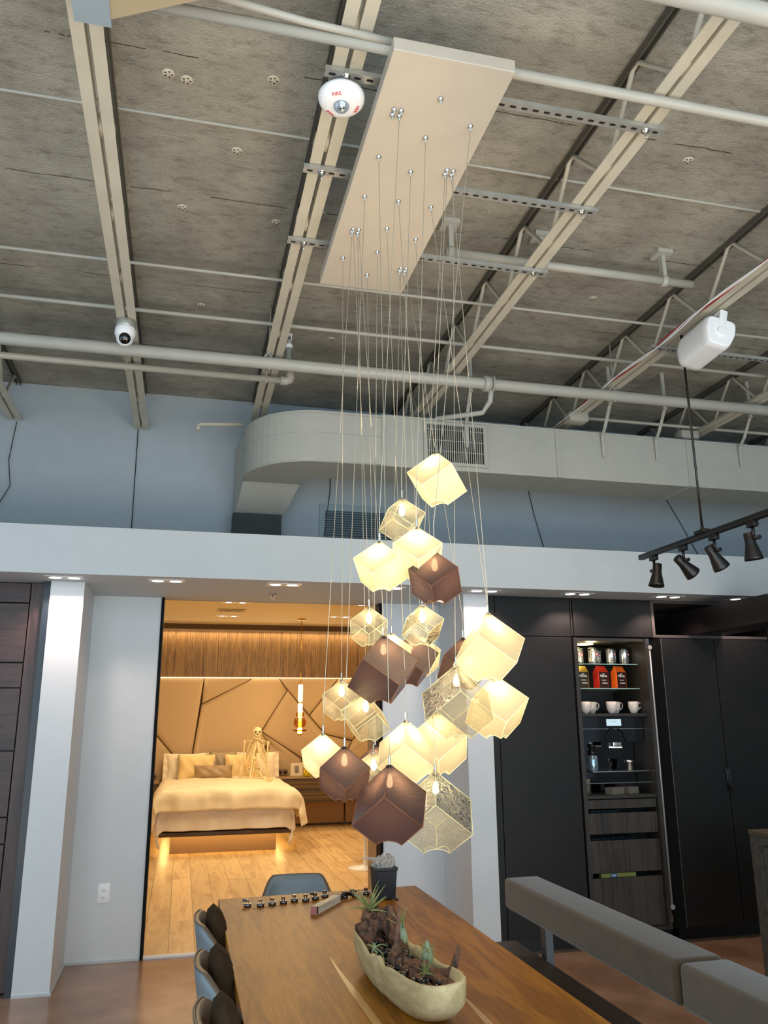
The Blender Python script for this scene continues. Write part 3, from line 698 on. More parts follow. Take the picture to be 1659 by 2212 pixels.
for x in (2.42, 2.66, 3.12, 3.4, 3.78, 4.34, 4.75): mb.box(x-.002, x+.002, D0-.0025, D0, DZ0+.005, DZ1-.02)
mb.build('panel_seam', M['joist'], t, world=True)
g = MB(); 
g.box(1.735, 2.265, D0-.02, D0, DZ0+.035, DZ0+.06); g.box(1.735, 2.265, D0-.02, D0, DZ1-.045, DZ1-.02); g.box(1.735, 1.765, D0-.02, D0, DZ0+.06, DZ1-.045); g.box(2.235, 2.265, D0-.02, D0, DZ0+.06, DZ1-.045)
gr = g.build('grille_frame', M['duct'], t, world=True)
g = MB()
x = 1.775
while x < 2.23: g.box(x, x+.006, D0-.018, D0-.006, DZ0+.06, DZ1-.045); x += .0175
for z in (DZ0+.15, DZ0+.24, DZ0+.33): g.box(1.765, 2.235, D0-.010, D0-.005, z, z+.005)
sl = g.build('grille_slat', M['duct'], t, world=True)
MB().box(1.765, 2.235, D0-.003, D0+.001, DZ0+.06, DZ1-.045).build('grille_opening', M['dark_gap'], t, world=True)
for (x, l) in ((2.10, 'metal hanger strap nearest the supply grille, tying the duct to the deck'), (3.30, 'metal hanger strap on the duct beside the junction box'), (3.80, 'long metal hanger strap in front of the duct, left of the light pole'), (4.62, 'metal hanger strap on the duct near the right edge')):
    mb = MB(); pts = [(x-.045, 5.5, 4.1), (x-.035, 5.62, 3.95), (x-.01, 5.72, 3.9), (x, 5.738, 3.72)]
    for p, q in zip(pts[:-1], pts[1:]):
        mb.add([(p[0]-.014, p[1], p[2]), (p[0]+.014, p[1], p[2]), (q[0]+.014, q[1], q[2]), (q[0]-.014, q[1], q[2]), (p[0]-.014, p[1]+.003, p[2]), (p[0]+.014, p[1]+.003, p[2]), (q[0]+.014, q[1]+.003, q[2]), (q[0]-.014, q[1]+.003, q[2])], [(0,1,2,3),(4,5,6,7),(0,1,5,4),(2,3,7,6),(1,2,6,5),(3,0,4,7)])
    mb.box(x-.059, x-.031, 5.49, 5.51, 4.09, DECK)
    tag(mb.build('duct_strap', M['duct']), l, 'strap')
t = thing('return_grille', 'louvred air return grille on the blue wall under the duct', 'vent', (1.5, 6.88, 3.1))
gm = mat('grille_bluegrey', '8f9ea2', .5)
mb = MB(); mb.box(1.10, 1.84, 6.885, 6.9, 3.44, 3.5); mb.box(1.10, 1.15, 6.885, 6.9, 3.0, 3.44); mb.box(1.79, 1.84, 6.885, 6.9, 3.0, 3.44); mb.build('frame', gm, t, world=True)
mb = MB(); z = 3.02
while z < 3.43: mb.add([(1.15,6.872,z),(1.79,6.872,z),(1.79,6.893,z+.014),(1.15,6.893,z+.014),(1.15,6.872,z+.003),(1.79,6.872,z+.003),(1.79,6.893,z+.017),(1.15,6.893,z+.017)],[(0,1,2,3),(4,5,6,7),(0,1,5,4),(1,2,6,5),(2,3,7,6),(3,0,4,7)]); z += .022
mb.build('louvre', gm, t, world=True)
MB().box(1.15, 1.79, 6.895, 6.899, 3.0, 3.44).build('grille_back', mat('grille_back_paint', '46565c', .8), t, world=True)
tag(MB().tube([(.37,6.42,4.02),(.02,6.42,3.995),(.0,6.42,3.98),(.01,6.42,3.94)], .018, 8).build('pipe_stub', M['joist']), 'short bent pipe stub left of the duct corner', 'pipe')

# ------------------------------------------------------------------ soffit downlights
LENS = emis('downlight_lens', (1, .90, .80), 7); CAN = mat('can_chrome', 'c8c4be', .25, metal=.6)
def downlight(x, y, z, label, grp, cat='downlight', w=.24, spot=0, rot=0):
    t = thing('recessed_downlight', label, cat, (x, y, z), rot, grp)
    mb = MB(); mb.box(-w/2, w/2, -.06, .06, -.003, 0); mb.build('trim_plate', M['plastic_w'], t)
    for s in (-1, 1):
        MB().lathe([(.052,-.003),(.046,-.0055),(.04,-.004)], 20, (s*w/4, 0, 0)).build('lamp_ring', CAN, t)
        MB().lathe([(.042,-.0035),(0,-.0042)], 16, (s*w/4, 0, 0)).build('lens', LENS, t)
        if spot:
            li = bpy.data.lights.new('down_spot', 'SPOT'); li.energy = spot; li.color = (1, .74, .66); li.spot_size = math.radians(112); li.spot_blend = .5; li.shadow_soft_size = .02
            lo = bpy.data.objects.new('down_spot', li); COL.objects.link(lo); lo.parent = t; lo.location = (s*w/4, 0, -.03); lo.rotation_euler = (math.radians(12), 0, 0)
G = 'twin downlights in the soffit'
for (x, l, sp) in ((-.81, 'twin soffit downlight above the left white column', 14), (-.15, 'twin soffit downlight above the left white recess', 3), (.655, 'twin soffit downlight above the bedroom opening, left of the sprinkler', 3),
               (1.42, 'twin soffit downlight half hidden behind the upper opal cubes', 3), (2.165, 'twin soffit downlight above the right white column', 14), (2.93, 'twin soffit downlight above the first black cabinet', 9),
               (3.72, 'twin soffit downlight above the coffee niche cabinet', 9), (4.40, 'twin soffit downlight at the right edge above the black beam', 7)):
    downlight(x, 5.66, 2.555, l, G, spot=sp)
t = thing('ceiling_sprinkler', 'small chrome pendent sprinkler in the soffit above the bedroom opening', 'sprinkler', (.627, 6.115, 2.555))
MB().lathe([(0,0),(.032,0),(.03,-.006),(.012,-.008),(.008,-.02),(0,-.02)], 18).build('escutcheon', M['steel'], t)
mb = MB(); mb.box(-.012,-.009,-.003,.003,-.04,-.01); mb.box(.009,.012,-.003,.003,-.04,-.01); mb.lathe([(0,-.04),(.02,-.04),(.02,-.042),(0,-.042)], 14); mb.build('deflector', M['steel'], t)

# ------------------------------------------------------------------ wall outlet
t = thing('wall_outlet', 'white duplex wall outlet low on the left recess wall', 'outlet', (-.472, 6.47, .447))
MB().rbox(-.042, .042, -.007, 0, -.064, .064, .004).build('cover_plate', M['plastic_w'], t)
for s in (-1, 1):
    f = MB().rbox(-.018, .018, -.010, -.006, s*.022-.016, s*.022+.016, .004).build('socket_face', M['plastic_w'], t)
    mb = MB(); z = s*.022; mb.box(-.0085,-.006,-.0108,-.0098,z-.001,z+.009); mb.box(.006,.0085,-.0108,-.0098,z,z+.008); mb.ball((0,-.0102,z-.008), (.003,.001,.003), 8, 6); mb.build('socket_slot', M['black'], f)

# ------------------------------------------------------------------ track light
t = thing('track_light', 'black ceiling-hung light track with spot heads at the upper right', 'track light', (3.08, 4.25, 2.706))
def tw(mb, n, m_=None): return mb.build(n, m_ or M['black'], t)
MB().rbox(-.019, .019, -2.3, .72, -.012, .022, .003).build('track', M['black'], t)
mb = MB(); mb.tube([(0,0,.02), (0,0,1.365)], .0075, 10); mb.build('suspension_pole', M['black'], t)
mb = MB(); mb.rbox(-.03,.03,-.05,.05,.018,.04,.004); mb.tube([(0,0,.03),(0,0,.06)], .012, 10); mb.build('pole_clip', M['black'], t)
def head(y, tilt, pan):
    mb = MB(); mb.rbox(-.017,.017,-.034,.034,-.045,-.010,.004); mb.tube([(0,0,-.04),(0,0,-.105)], .0095, 10)
    ar = mb.build('mounting_arm', M['black'], t); ar.location = (0, y, 0)
    Mh = Matrix.Rotation(pan, 4, 'Z') @ Matrix.Rotation(tilt, 4, 'X')
    mb = MB(); mb.tube([(-.028,0,-.11),(.045,0,-.11)], .012, 10, M=Matrix.Rotation(pan, 4, 'Z'))
    off = Matrix.Rotation(pan, 4, 'Z') @ Matrix.Translation((-.03,0,-.11)) @ Matrix.Rotation(tilt, 4, 'X')
    mb.lathe([(0,.038),(.026,.038),(.030,.034),(.030,-.02),(.033,-.035),(.050,-.105),(.052,-.118),(.047,-.118),(.040,-.09),(0,-.05)], 24, M=off)
    hd = mb.build('spot_head', M['black'], t); hd.location = (0, y, 0)
    return hd
for y, ti, pa in ((.56, .15, 1.57), (.22, .85, -1.45), (-.10, .6, -1.45), (-.45, .12, -1.45), (-1.1, .3, .3)): head(y, ti, pa)
# ------------------------------------------------------------------ kitchen cabinets
CY = 5.85
t = thing('cabinet_end_panel', 'narrow black filler panel between the right white column and the first tall cabinet', 'cabinet panel', (2.29, CY, 0))
MB().box(2.26, 2.315, CY+.003, 6.55, 0, 2.55).build('panel', M['cab'], t, world=True)
t = thing('tall_cabinet', 'tall black cabinet nearest the white column, with a separate top door', 'cabinet', (2.63, 6.2, 0))
MB().box(2.318, 2.952, CY+.022, 6.55, .1, 2.55).build('carcass', M['cabin'], t, world=True)
MB().box(2.32, 2.95, CY, CY+.02, .105, 2.237).build('door', M['cab'], t, world=True, bevel=.0015)
MB().box(2.32, 2.95, CY, CY+.02, 2.245, 2.545).build('door', M['cab'], t, world=True, bevel=.0015)
MB().box(2.318, 2.952, 5.95, 6.5, 0, .1).build('plinth', M['black'], t, world=True)
t = thing('coffee_cabinet', 'open tall black cabinet niche holding tins, cups and a coffee machine over wooden drawers', 'cabinet', (3.32, 6.2, 0))
MB().box(2.978, 3.672, CY, CY+.02, 2.25, 2.545).build('top_door', M['cab'], t, world=True, bevel=.0015)
fr = mat('niche_frame', '2d2925', .45)
mb = MB(); mb.box(2.968, 3.0, CY, 6.5, .1, 2.24); mb.box(3.595, 3.625, CY, 6.5, .1, 2.24); mb.box(3.0, 3.595, CY+.01, 6.5, 2.215, 2.24); mb.box(3.0, 3.595, 6.42, 6.5, .1, 2.215); mb.box(3.0, 3.595, CY+.01, 6.42, .1, .125); mb.box(2.968, 3.672, CY+.022, 6.5, 2.25, 2.55)
mb.box(3.0, 3.595, CY+.02, 6.42, 1.027, 1.05)
mb.build('carcass', fr, t, world=True)
MB().box(3.0, 3.595, CY+.06, 6.42, 1.632, 1.655).build('cup_shelf', fr, t, world=True)
SG = thin_glass('shelf_glass', (.8,.9,.85), .25)
for z in (2.045, 1.852):
    o = MB().box(3.001, 3.59, 5.98, 6.40, z-.006, z).build('glass_shelf', SG, t, world=True)
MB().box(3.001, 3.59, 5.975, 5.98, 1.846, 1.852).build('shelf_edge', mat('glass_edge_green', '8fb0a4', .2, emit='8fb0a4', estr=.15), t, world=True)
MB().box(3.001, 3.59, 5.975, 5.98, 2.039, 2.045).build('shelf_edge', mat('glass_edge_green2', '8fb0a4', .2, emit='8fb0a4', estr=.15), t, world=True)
zz = [(.955, 1.018), (.776, .922), (.505, .728), (.13, .468)]
for a_, b_ in zz: MB().box(3.006, 3.589, CY+.03, CY+.05, a_, b_).build('drawer_front', M['smokedoak'], t, world=True)
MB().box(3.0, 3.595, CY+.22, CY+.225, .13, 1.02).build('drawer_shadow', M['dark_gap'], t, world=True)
MB().box(2.968, 3.672, 5.95, 6.5, 0, .1).build('plinth', M['black'], t, world=True)
MB().lathe([(0,0),(.07,0),(.075,-.004),(0,-.006)], 24, (3.2, 6.12, 2.213)).build('niche_lamp', emis('niche_glow', (1, .78, .35), 6), t, world=True)
li = bpy.data.lights.new('niche_light', 'POINT'); li.energy = 2.2; li.color = (1, .78, .4); li.shadow_soft_size = .04
lo = bpy.data.objects.new('niche_light', li); COL.objects.link(lo); lo.location = (3.2, 6.0, 2.17)
mb = MB(); mb.tube([(3.637, CY+.01, 2.17), (3.637, CY+.01, .27)], .0085, 8); mb.tube([(3.637, CY-.002, 2.17), (3.637, CY+.02, 2.17)], .018, 12); mb.tube([(3.637, CY-.002, .25), (3.637, CY+.02, .25)], .018, 12)
mb.build('hinge_rod', mat('rod_grey', 'a8a6a2', .35, metal=.3), t, world=True)
mb = MB(); mb.box(3.612, 3.630, CY-.003, CY+.02, 2.195, 2.238); mb.box(3.612, 3.630, CY-.003, CY+.02, .15, .2); mb.build('door_hinge', M['steel'], t, world=True)
# folded pocket door next to the niche
MB().add([(3.652,CY+.03,.10),(3.725,CY-.015,.10),(3.725,CY-.015,2.24),(3.652,CY+.03,2.24),(3.652,CY+.4,.10),(3.73,CY+.4,.10),(3.73,CY+.4,2.24),(3.652,CY+.4,2.24)],[(0,1,2,3),(4,5,6,7),(0,1,5,4),(1,2,6,5),(2,3,7,6),(3,0,4,7)]).build('folding_door', mat('gloss_door', '050403', .6, spec=.08), t, world=True)
# wide cabinet block with doors, continuing out of frame
t = thing('door_cabinet', 'wide black cabinet with a recessed black edge pull right of the coffee niche', 'cabinet', (4.2, 6.2, 0))
MB().box(3.735, 4.752, CY+.022, 6.55, .1, 2.25).build('carcass', M['cabin'], t, world=True)
for a_, b_ in ((3.737, 4.229), (4.236, 4.75)): MB().box(a_, b_, CY, CY+.02, .105, 2.243).build('door', M['cab'], t, world=True, bevel=.0015)
MB().rbox(4.212, 4.252, CY-.012, CY+.002, 1.06, 1.225, .002).build('edge_pull', M['blackgloss'], t, world=True)
MB().box(3.73, 4.76, 5.95, 6.5, 0, .1).build('plinth', M['black'], t, world=True)
MB().box(3.737, 3.743, CY-.002, CY, .105, 2.243).build('edge_strip', mat('edge_alu', '7c7870', .3, metal=.6), t, world=True)
t = thing('door_cabinet', 'black cabinet continuing out of the photo at the far right', 'cabinet', (5.6, 6.2, 0))
MB().box(4.755, 7, CY+.022, 6.55, .1, 2.55).build('carcass', M['cabin'], t, world=True)
for a_ in (4.757, 5.3, 5.85, 6.4): MB().box(a_, a_+.54, CY, CY+.02, .105, 2.243).build('door', M['cab'], t, world=True)
MB().box(4.757, 6.95, CY, CY+.02, 2.25, 2.545).build('top_door', M['cab'], t, world=True)
MB().box(4.757, 7, 5.95, 6.5, 0, .1).build('plinth', M['black'], t, world=True)
t = thing('open_top_cabinet', 'open-fronted black top cabinet that the dark overhead beam runs into', 'cabinet', (4.2, 6.2, 2.25))
ed = mat('cab_edge', '4a4341', .4)
mb = MB(); mb.box(3.675, 3.70, CY, 6.5, 2.25, 2.55); mb.box(3.70, 4.75, CY, 6.5, 2.25, 2.272); mb.box(3.70, 4.75, CY, 6.5, 2.53, 2.552); mb.build('frame', ed, t, world=True)
MB().box(3.70, 4.75, 6.46, 6.5, 2.272, 2.53).build('back_panel', M['cabin'], t, world=True)
t = thing('overhead_beam', 'dark box beam running from the top cabinet toward the camera over the island', 'beam', (4.16, 4.8, 2.27))
MB().box(4.0, 4.32, 3.2, 6.40, 2.275, 2.47).build('beam', mat('beam_black', '151112', .38, spec=.4), t, world=True)

# kitchen niche contents
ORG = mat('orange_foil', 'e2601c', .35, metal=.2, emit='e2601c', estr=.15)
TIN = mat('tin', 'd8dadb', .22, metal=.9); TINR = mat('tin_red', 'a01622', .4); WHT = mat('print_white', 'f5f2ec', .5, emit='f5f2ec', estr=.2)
TIND = mat('tin_dark', '4a4d50', .3, metal=.8)
def tin(x, y, lab, rz=0):
    t = thing('coffee_tin', lab, 'tin', (x, y, 2.0455), rz, 'silver coffee tins on the top shelf')
    MB().lathe([(0,0),(.038,0),(.039,.002),(.039,.022),(.0405,.024),(.039,.026),(.039,.112),(.0405,.114),(.0405,.118)], 28).build('can', TIN, t)
    MB().lathe([(.0405,.116),(.041,.118),(.041,.132),(.036,.137),(0,.138)], 28).build('lid', TIND, t)
    mb = MB(); mb.cur = 0
    def f(u, v): a_ = -PI/2+(u-.5)*.62; return (.0395*math.cos(a_), .0395*math.sin(a_), .070+v*.026)
    mb.grid(f, 6, 2); b = mb.build('red_badge', TINR, t)
    text_mesh('illy', .017, WHT, b, Matrix.Translation((0,-.0405,.083)) @ Matrix.Rotation(PI/2, 4, 'X'), 'lettering')
for x, y, l, r in ((3.098, 6.10, 'silver coffee tin farthest left on the top shelf', .5), (3.178, 6.19, 'silver coffee tin second from left, set slightly back', .3), (3.262, 6.10, 'silver coffee tin third from left in the front row', .4),
                (3.345, 6.20, 'orange-lit coffee tin between the two middle front tins', .2), (3.425, 6.10, 'silver coffee tin in the front row, second from right', .4), (3.487, 6.21, 'coffee tin set back beside the rightmost one', .3), (3.545, 6.10, 'rightmost silver coffee tin on the top shelf', .6)):
    tin(x, y, l, r)
def coffee_bag(x, y, lab, side, panel, rz):
    t = thing('coffee_bag', lab, 'coffee bag', (x, y, 1.8525), rz, 'upright coffee bags on the second shelf')
    mb = MB(); mb.add([(-.052,-.035,0),(.052,-.035,0),(.052,.035,0),(-.052,.035,0),(-.055,-.032,.13),(.055,-.032,.13),(.055,.03,.13),(-.055,.03,.13),(-.048,-.012,.165),(.048,-.012,.165),(.048,.006,.165),(-.048,.006,.165),(-.048,-.004,.178),(.048,-.004,.178),(.048,.001,.178),(-.048,.001,.178)],
        [(3,2,1,0)]+[(a_+i, a_+(i+1) % 4, a_+4+(i+1) % 4, a_+4+i) for a_ in (0,4,8) for i in range(4)]+[(12,13,14,15)])
    mb.build('bag', side, t, bevel=.002)
    p = MB().add([(-.050,-.0362,.003),(.047,-.0362,.003),(.050,-.0332,.13),(-.044,-.0332,.13)], [(0,1,2,3)]).build('front_label', panel, t)
    text_mesh('Caffe', .014, WHT, p, Matrix.Translation((0,-.0352,.114)) @ Matrix.Rotation(PI/2-.025, 4, 'X'), 'lettering')
    text_mesh('Mytosy', .024, WHT, p, Matrix.Translation((0,-.0356,.099)) @ Matrix.Rotation(PI/2-.025, 4, 'X'), 'lettering')
    MB().box(-.022,.022,-.0372,-.0365,.064,.067).box(-.02,.034,-.0375,-.0368,.040,.044).build('printed_line', WHT, p)
dk = mat('bag_dark', '2a1512', .4); dk2 = mat('bag_dark2', '2c2410', .4)
coffee_bag(3.118, 6.06, 'gold-topped coffee bag at the left end of the second shelf', mat('gold_foil', 'b98a2a', .35, metal=.3), dk2, .15)
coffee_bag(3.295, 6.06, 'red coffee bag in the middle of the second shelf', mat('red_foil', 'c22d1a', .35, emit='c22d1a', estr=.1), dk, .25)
coffee_bag(3.455, 6.06, 'orange coffee bag at the right end of the second shelf', ORG, dk, .25)
def mug(x, y, lab):
    t = thing('white_mug', lab, 'mug', (x, y, 1.6555), 0, 'white mugs in the niche')
    MB().lathe([(0,.0),(.022,0),(.023,.004),(.030,.014),(.0385,.035),(.041,.060),(.041,.092),(.0385,.092),(.038,.06),(.030,.02),(0,.012)], 28).build('cup', CER, t)
    mb = MB(); mb.tube([(.038,0,.078),(.056,0,.084),(.066,0,.068),(.062,0,.048),(.048,0,.032),(.034,0,.030)], .0045, 8); mb.build('handle', CER, t)
CER = mat('ceramic', 'd9cfc4', .25)
for x, y, l in ((3.11, 6.0, 'front white mug at the left end of the mug row'), (3.222, 6.11, 'white mug set back between the left and middle front mugs'), (3.34, 6.0, 'front white mug in the middle of the mug row'), (3.435, 6.11, 'white mug set back behind the handle of the middle mug'), (3.535, 6.0, 'rightmost white mug with its handle fully visible')): mug(x, y, l)
t = thing('coffee_machine', 'built-in black glass coffee machine with a small lit display in the niche', 'coffee machine', (3.31, 5.97, 1.06))
MB().box(3.004, 3.591, 5.98, 6.3, 1.44, 1.628).build('front_panel', M['blackgloss'], t, world=True)
MB().box(3.004, 3.591, 6.15, 6.3, 1.056, 1.44).build('back_panel', M['blackgloss'], t, world=True)
mb = MB(); mb.box(3.004, 3.591, 5.976, 5.98, 1.537, 1.540); mb.box(3.10, 3.585, 5.93, 6.15, 1.215, 1.221); mb.box(3.01, 3.59, 5.9, 5.905, 1.135, 1.139); mb.build('steel_trim', M['steel'], t, world=True)
s_ = MB().rbox(3.272, 3.398, 5.972, 5.979, 1.56, 1.612, .002).build('display', emis('display_glow', (.62, .82, .92), 1.0), t, world=True)
tx = text_mesh('Latte macchiato', .0085, mat('display_text', '5a7a86', .5), t, Matrix.Translation((3.325-3.31, 5.971-5.97, 1.594-1.06)) @ Matrix.Rotation(PI/2, 4, 'X'), 'lettering')
mb = MB(); mb.rbox(3.30, 3.375, 5.95, 6.02, 1.40, 1.437, .004); mb.build('spout_block', M['steel'], t, world=True)
MB().box(3.295, 3.38, 5.955, 6.01, 1.394, 1.40).build('spout_light', emis('spout_glow', (1, .93, .85), 3), t, world=True)
mb = MB(); mb.tube([(3.255,5.975,1.44),(3.265,5.972,1.49),(3.30,5.97,1.54),(3.36,5.97,1.545),(3.41,5.972,1.50),(3.43,5.975,1.44)], .004, 6); mb.build('arch_tube', M['black'], t, world=True)
t = thing('milk_carafe', 'glass milk carafe with black lid standing under the coffee machine', 'carafe', (3.155, 6.03, 1.222))
MB().lathe([(0,0),(.042,0),(.044,.004),(.044,.095),(.034,.115),(.030,.12)], 24).build('glass_body', mat('carafe_glass', '8fa6b2', .12, metal=.7), t)
MB().lathe([(.033,.118),(.036,.12),(.036,.15),(.020,.155),(.020,.17),(.034,.178),(.034,.2),(0,.2)], 20).build('lid', M['black'], t)
t = thing('steel_cup', 'small fluted steel cup on the drip shelf at the right', 'cup', (3.47, 6.02, 1.222))
MB().lathe([(0,0),(.024,0),(.026,.004),(.036,.06),(.040,.075),(.038,.075),(.030,.02),(0,.01)], 20).build('cup_body', M['steel'], t)
t = thing('spice_jar', 'small dim jar in the lower left corner of the coffee niche', 'jar', (3.06, 5.96, 1.051))
MB().lathe([(0,0),(.024,0),(.026,.004),(.026,.08),(.02,.088)], 16).build('jar_body', mat('jar_brown', '4a4134', .4), t); MB().lathe([(.024,.086),(.026,.09),(.024,.115),(0,.118)], 16).build('lid', mat('jar_lid', '6a6052', .5), t)
for (x, y, w, l) in ((3.29, 5.96, .13, 'small taupe card box lying on the lower niche shelf'), (3.44, 5.98, .09, 'second taupe card box beside the first on the lower niche shelf')):
    o = tag(MB().box(-w/2, w/2, -.04, .04, 0, .05, M=Matrix.Translation((x, y, 1.051)) @ Matrix.Rotation(.35, 4, 'Z')).build('card_box', mat('taupe_card', '6b655a', .6)), l, 'box')
for (z0, bits) in ((.925, ((3.05, 3.30, '2c3a40'),)), (.73, ((3.04, 3.42, '26343c'),)), (.47, ())):
    for (a_, b_, c_) in bits:
        mb = MB(); mb.box(a_, b_, CY+.068, CY+.12, z0-.03, z0+.012)
        for k in range(5): mb.ball((a_+.03+k*(b_-a_-.06)/4, CY+.08, z0+.012), (.012,.012,.008), 8, 6)
        tag(mb.build('utensil_tray', mat('tray_'+c_, c_, .15, metal=.6)), 'dark tray of steel bits visible in the drawer gap at height of the %s drawer' % ('second' if z0 > .9 else 'third'), 'tray')
t = thing('film_box', 'yellow and blue cling-film box showing in the lowest drawer gap', 'box', (3.27, CY+.08, .44))
MB().box(-.16, .13, .0, .04, .0, .052, ).build('carton', mat('carton_yellow', '8f8f45', .5), t)
b_ = MB().box(-.08, -.03, -.001, .0, .004, .050).build('blue_panel', mat('carton_blue', '2b5a8c', .5), t)
text_mesh('FOIL', .018, WHT, b_, Matrix.Translation((-.055,-.0015,.034)) @ Matrix.Rotation(PI/2, 4, 'X'))

# island
t = thing('kitchen_island', 'grey-stained wooden kitchen island with framed drawers at the right edge', 'kitchen island', (4.1, 3.4, 0))
MB().rbox(3.615, 4.75, 1.9, 4.86, .885, .912, .003).build('worktop', mat('island_top', '5c5142', .5, var=.15), t, world=True)
MB().box(3.655, 4.72, 1.95, 4.84, .08, .885).build('carcass', M['dark_gap'], t, world=True)
mb = MB(); mb.box(3.62, 3.655, 4.76, 4.855, 0, .885); mb.box(3.62, 3.655, 1.92, 4.76, .83, .885); mb.box(3.62, 3.655, 1.92, 4.76, 0, .09); mb.box(3.655, 4.74, 4.84, 4.855, 0, .885); mb.build('frame', M['island'], t, world=True)
for y0, y1 in ((3.8, 4.755), (2.85, 3.79), (1.95, 2.84)):
    for z0, z1 in ((.095, .44), (.45, .825)): MB().box(3.628, 3.65, y0, y1, z0, z1).build('drawer_front', M['island'], t, world=True, bevel=.002)

# ------------------------------------------------------------------ dining table
TZ = .76
t = thing('dining_table', 'long oak dining table with pale sapwood streaks below the chandelier', 'table', (.74, 3.0, 0))
def topf():
    mb = MB(); mb.prism([(.222, 1.7), (1.262, 1.7), (1.262, 4.49), (.224, 4.425)], 'z', TZ-.04, TZ); return mb
topf().build('tabletop', M['table'], t, world=True, bevel=.002)
def streak(pts, w0, w1, nm='sapwood_streak'):
    mb = MB(); n = len(pts); vs = []
    for i, p in enumerate(pts):
        w = w0+(w1-w0)*min(1, i/3); vs += [(p[0]-w/2, p[1], TZ+.0006), (p[0]+w/2, p[1], TZ+.0006)]
    mb.add(vs, [(2*i, 2*i+1, 2*i+3, 2*i+2) for i in range(n-1)]); mb.build(nm, M['sap'], t, world=True)
streak([(.587,3.29),(.586,3.15),(.589,3.0),(.594,2.85),(.601,2.6),(.606,2.3),(.61,1.71)], .002, .026)
streak([(.922,2.80),(.922,2.7),(.920,2.6),(.915,2.4),(.91,2.1),(.905,1.71)], .002, .026)
for x in (.32, 1.16):
    for y in (1.85, 4.28): MB().box(x-.04, x+.04, y-.04, y+.04, 0, TZ-.04).build('leg', M['black'], t, world=True)
MB().box(.34, 1.14, 1.85, 4.28, TZ-.09, TZ-.04).build('under_frame', M['black'], t, world=True)

# ------------------------------------------------------------------ dining chairs (face +x in local space; shell at -x)
def chair_shell(u, v, off=0.0, top=.80, dip=.115, ds=.42):
    """u: -1..1 around the shell (near side .. far side), v: 0 seat .. 1 top rim"""
    a_ = u*1.0
    ang = PI+a_*1.30
    # plan: superellipse-like curve
    cx = .25; X = .02+(.24-off)*math.copysign(abs(math.cos(ang))**.62, math.cos(ang)); Y = (.245-off)*math.copysign(abs(math.sin(ang))**.8, math.sin(ang))
    s = abs(u); k = min(1, max(0, (s-ds)/.5)); k = k*k*(3-2*k)
    rim = top-dip*k
    z = .44+(rim-.44)*v
    lean = -.055*v*(1-.75*k)
    return (X+lean, Y*(.94+.08*v), z)
def make_chair(label, loc, rz, cushion=True):
    t = thing('dining_chair', label, 'chair', loc, rz, 'grey-shelled dining chairs around the oak table')
    mb = MB(); nu, nv = 33, 9
    mb.grid(lambda i, j: chair_shell(i*2-1, j), nu, nv)
    n0 = len(mb.v); mb.grid(lambda i, j: chair_shell(i*2-1, j, .022), nu, nv)
    for k in range(nu-1):
        mb.f.append((n0-nu+k, n0-nu+k+1, n0+nu*nv-nu+k+1, n0+nu*nv-nu+k)); mb.mi.append(1); mb.smooth.append(True)
        mb.f.append((k, k+1, n0+k+1, n0+k)); mb.mi.append(0); mb.smooth.append(True)
    for c_ in (0, nu-1):
        for j in range(nv-1):
            mb.f.append((j*nu+c_, (j+1)*nu+c_, n0+(j+1)*nu+c_, n0+j*nu+c_)); mb.mi.append(1); mb.smooth.append(True)
    for i, fc in enumerate(mb.f):
        if fc[0] >= n0 and mb.mi[i] == 0 and cushion: mb.mi[i] = 1
    mb.build('shell', [M['leather'], M['leather_in']], t)
    mb = MB(); mb.tube([tuple(Vector(chair_shell(i/16-1, 1, .004))+Vector((0,0,.001))) for i in range(33)], .0035, 6); mb.build('piping', M['leather_in'], t)
    mb = MB(); mb.rbox(-.2, .27, -.215, .215, .40, .475, .03, 4); mb.build('seat', M['charcoal'] if cushion else M['leather'], t)
    if cushion:
        def cf(sg):
            def f(u, v):
                a_ = u*2-1; b = v*2-1
                th_ = (max(0, 1-abs(a_)**3.5)*max(0, 1-abs(b)**4))**.45
                p = Vector(chair_shell(a_*.66, v, .072, .845, .16, .15))
                if v < .3: p.z = .46+(p.z-.46)*1
                q = Vector(chair_shell(a_*.66, v, .12, .845, .16, .15)); nrm = Vector((q.x-p.x, q.y-p.y, 0)); nrm = nrm.normalized() if nrm.length > 1e-5 else Vector((1,0,0))
                return tuple(p+Vector((.012,0,0))+nrm*(sg*.043*th_+.004*math.sin(a_*9+v*7)))
            return f
        mb = MB(); mb.grid(cf(-1), 28, 18); mb.grid(cf(1), 28, 18)
        mb.build('back_cushion', M['charcoal'], t)
    mb = MB(); mb.tube([(.02,0,.40),(.02,0,.2)], .025, 12); mb.build('stem', M['black'], t)
    for k in range(4):
        a_ = PI/4+k*PI/2; mb = MB(); mb.tube([(.02,0,.24),(.02+.1*math.cos(a_),.1*math.sin(a_),.2),(.02+.24*math.cos(a_),.24*math.sin(a_),0)], [.016,.014,.010], 8); mb.build('leg', M['black'], t)
    return t
make_chair('grey chair with brown cushion, farthest of the three along the left side of the table', (.37, 3.87, 0), 0)
make_chair('grey chair with brown cushion, middle one on the left side of the table', (.36, 3.21, 0), 0)
make_chair('grey chair with brown cushion, nearest the camera at the bottom edge', (.35, 2.66, 0), 0)
make_chair('plain grey-blue chair at the far head of the table', (.655, 4.63, 0), -PI/2-.08, cushion=False).scale = (.92, .88, .975)

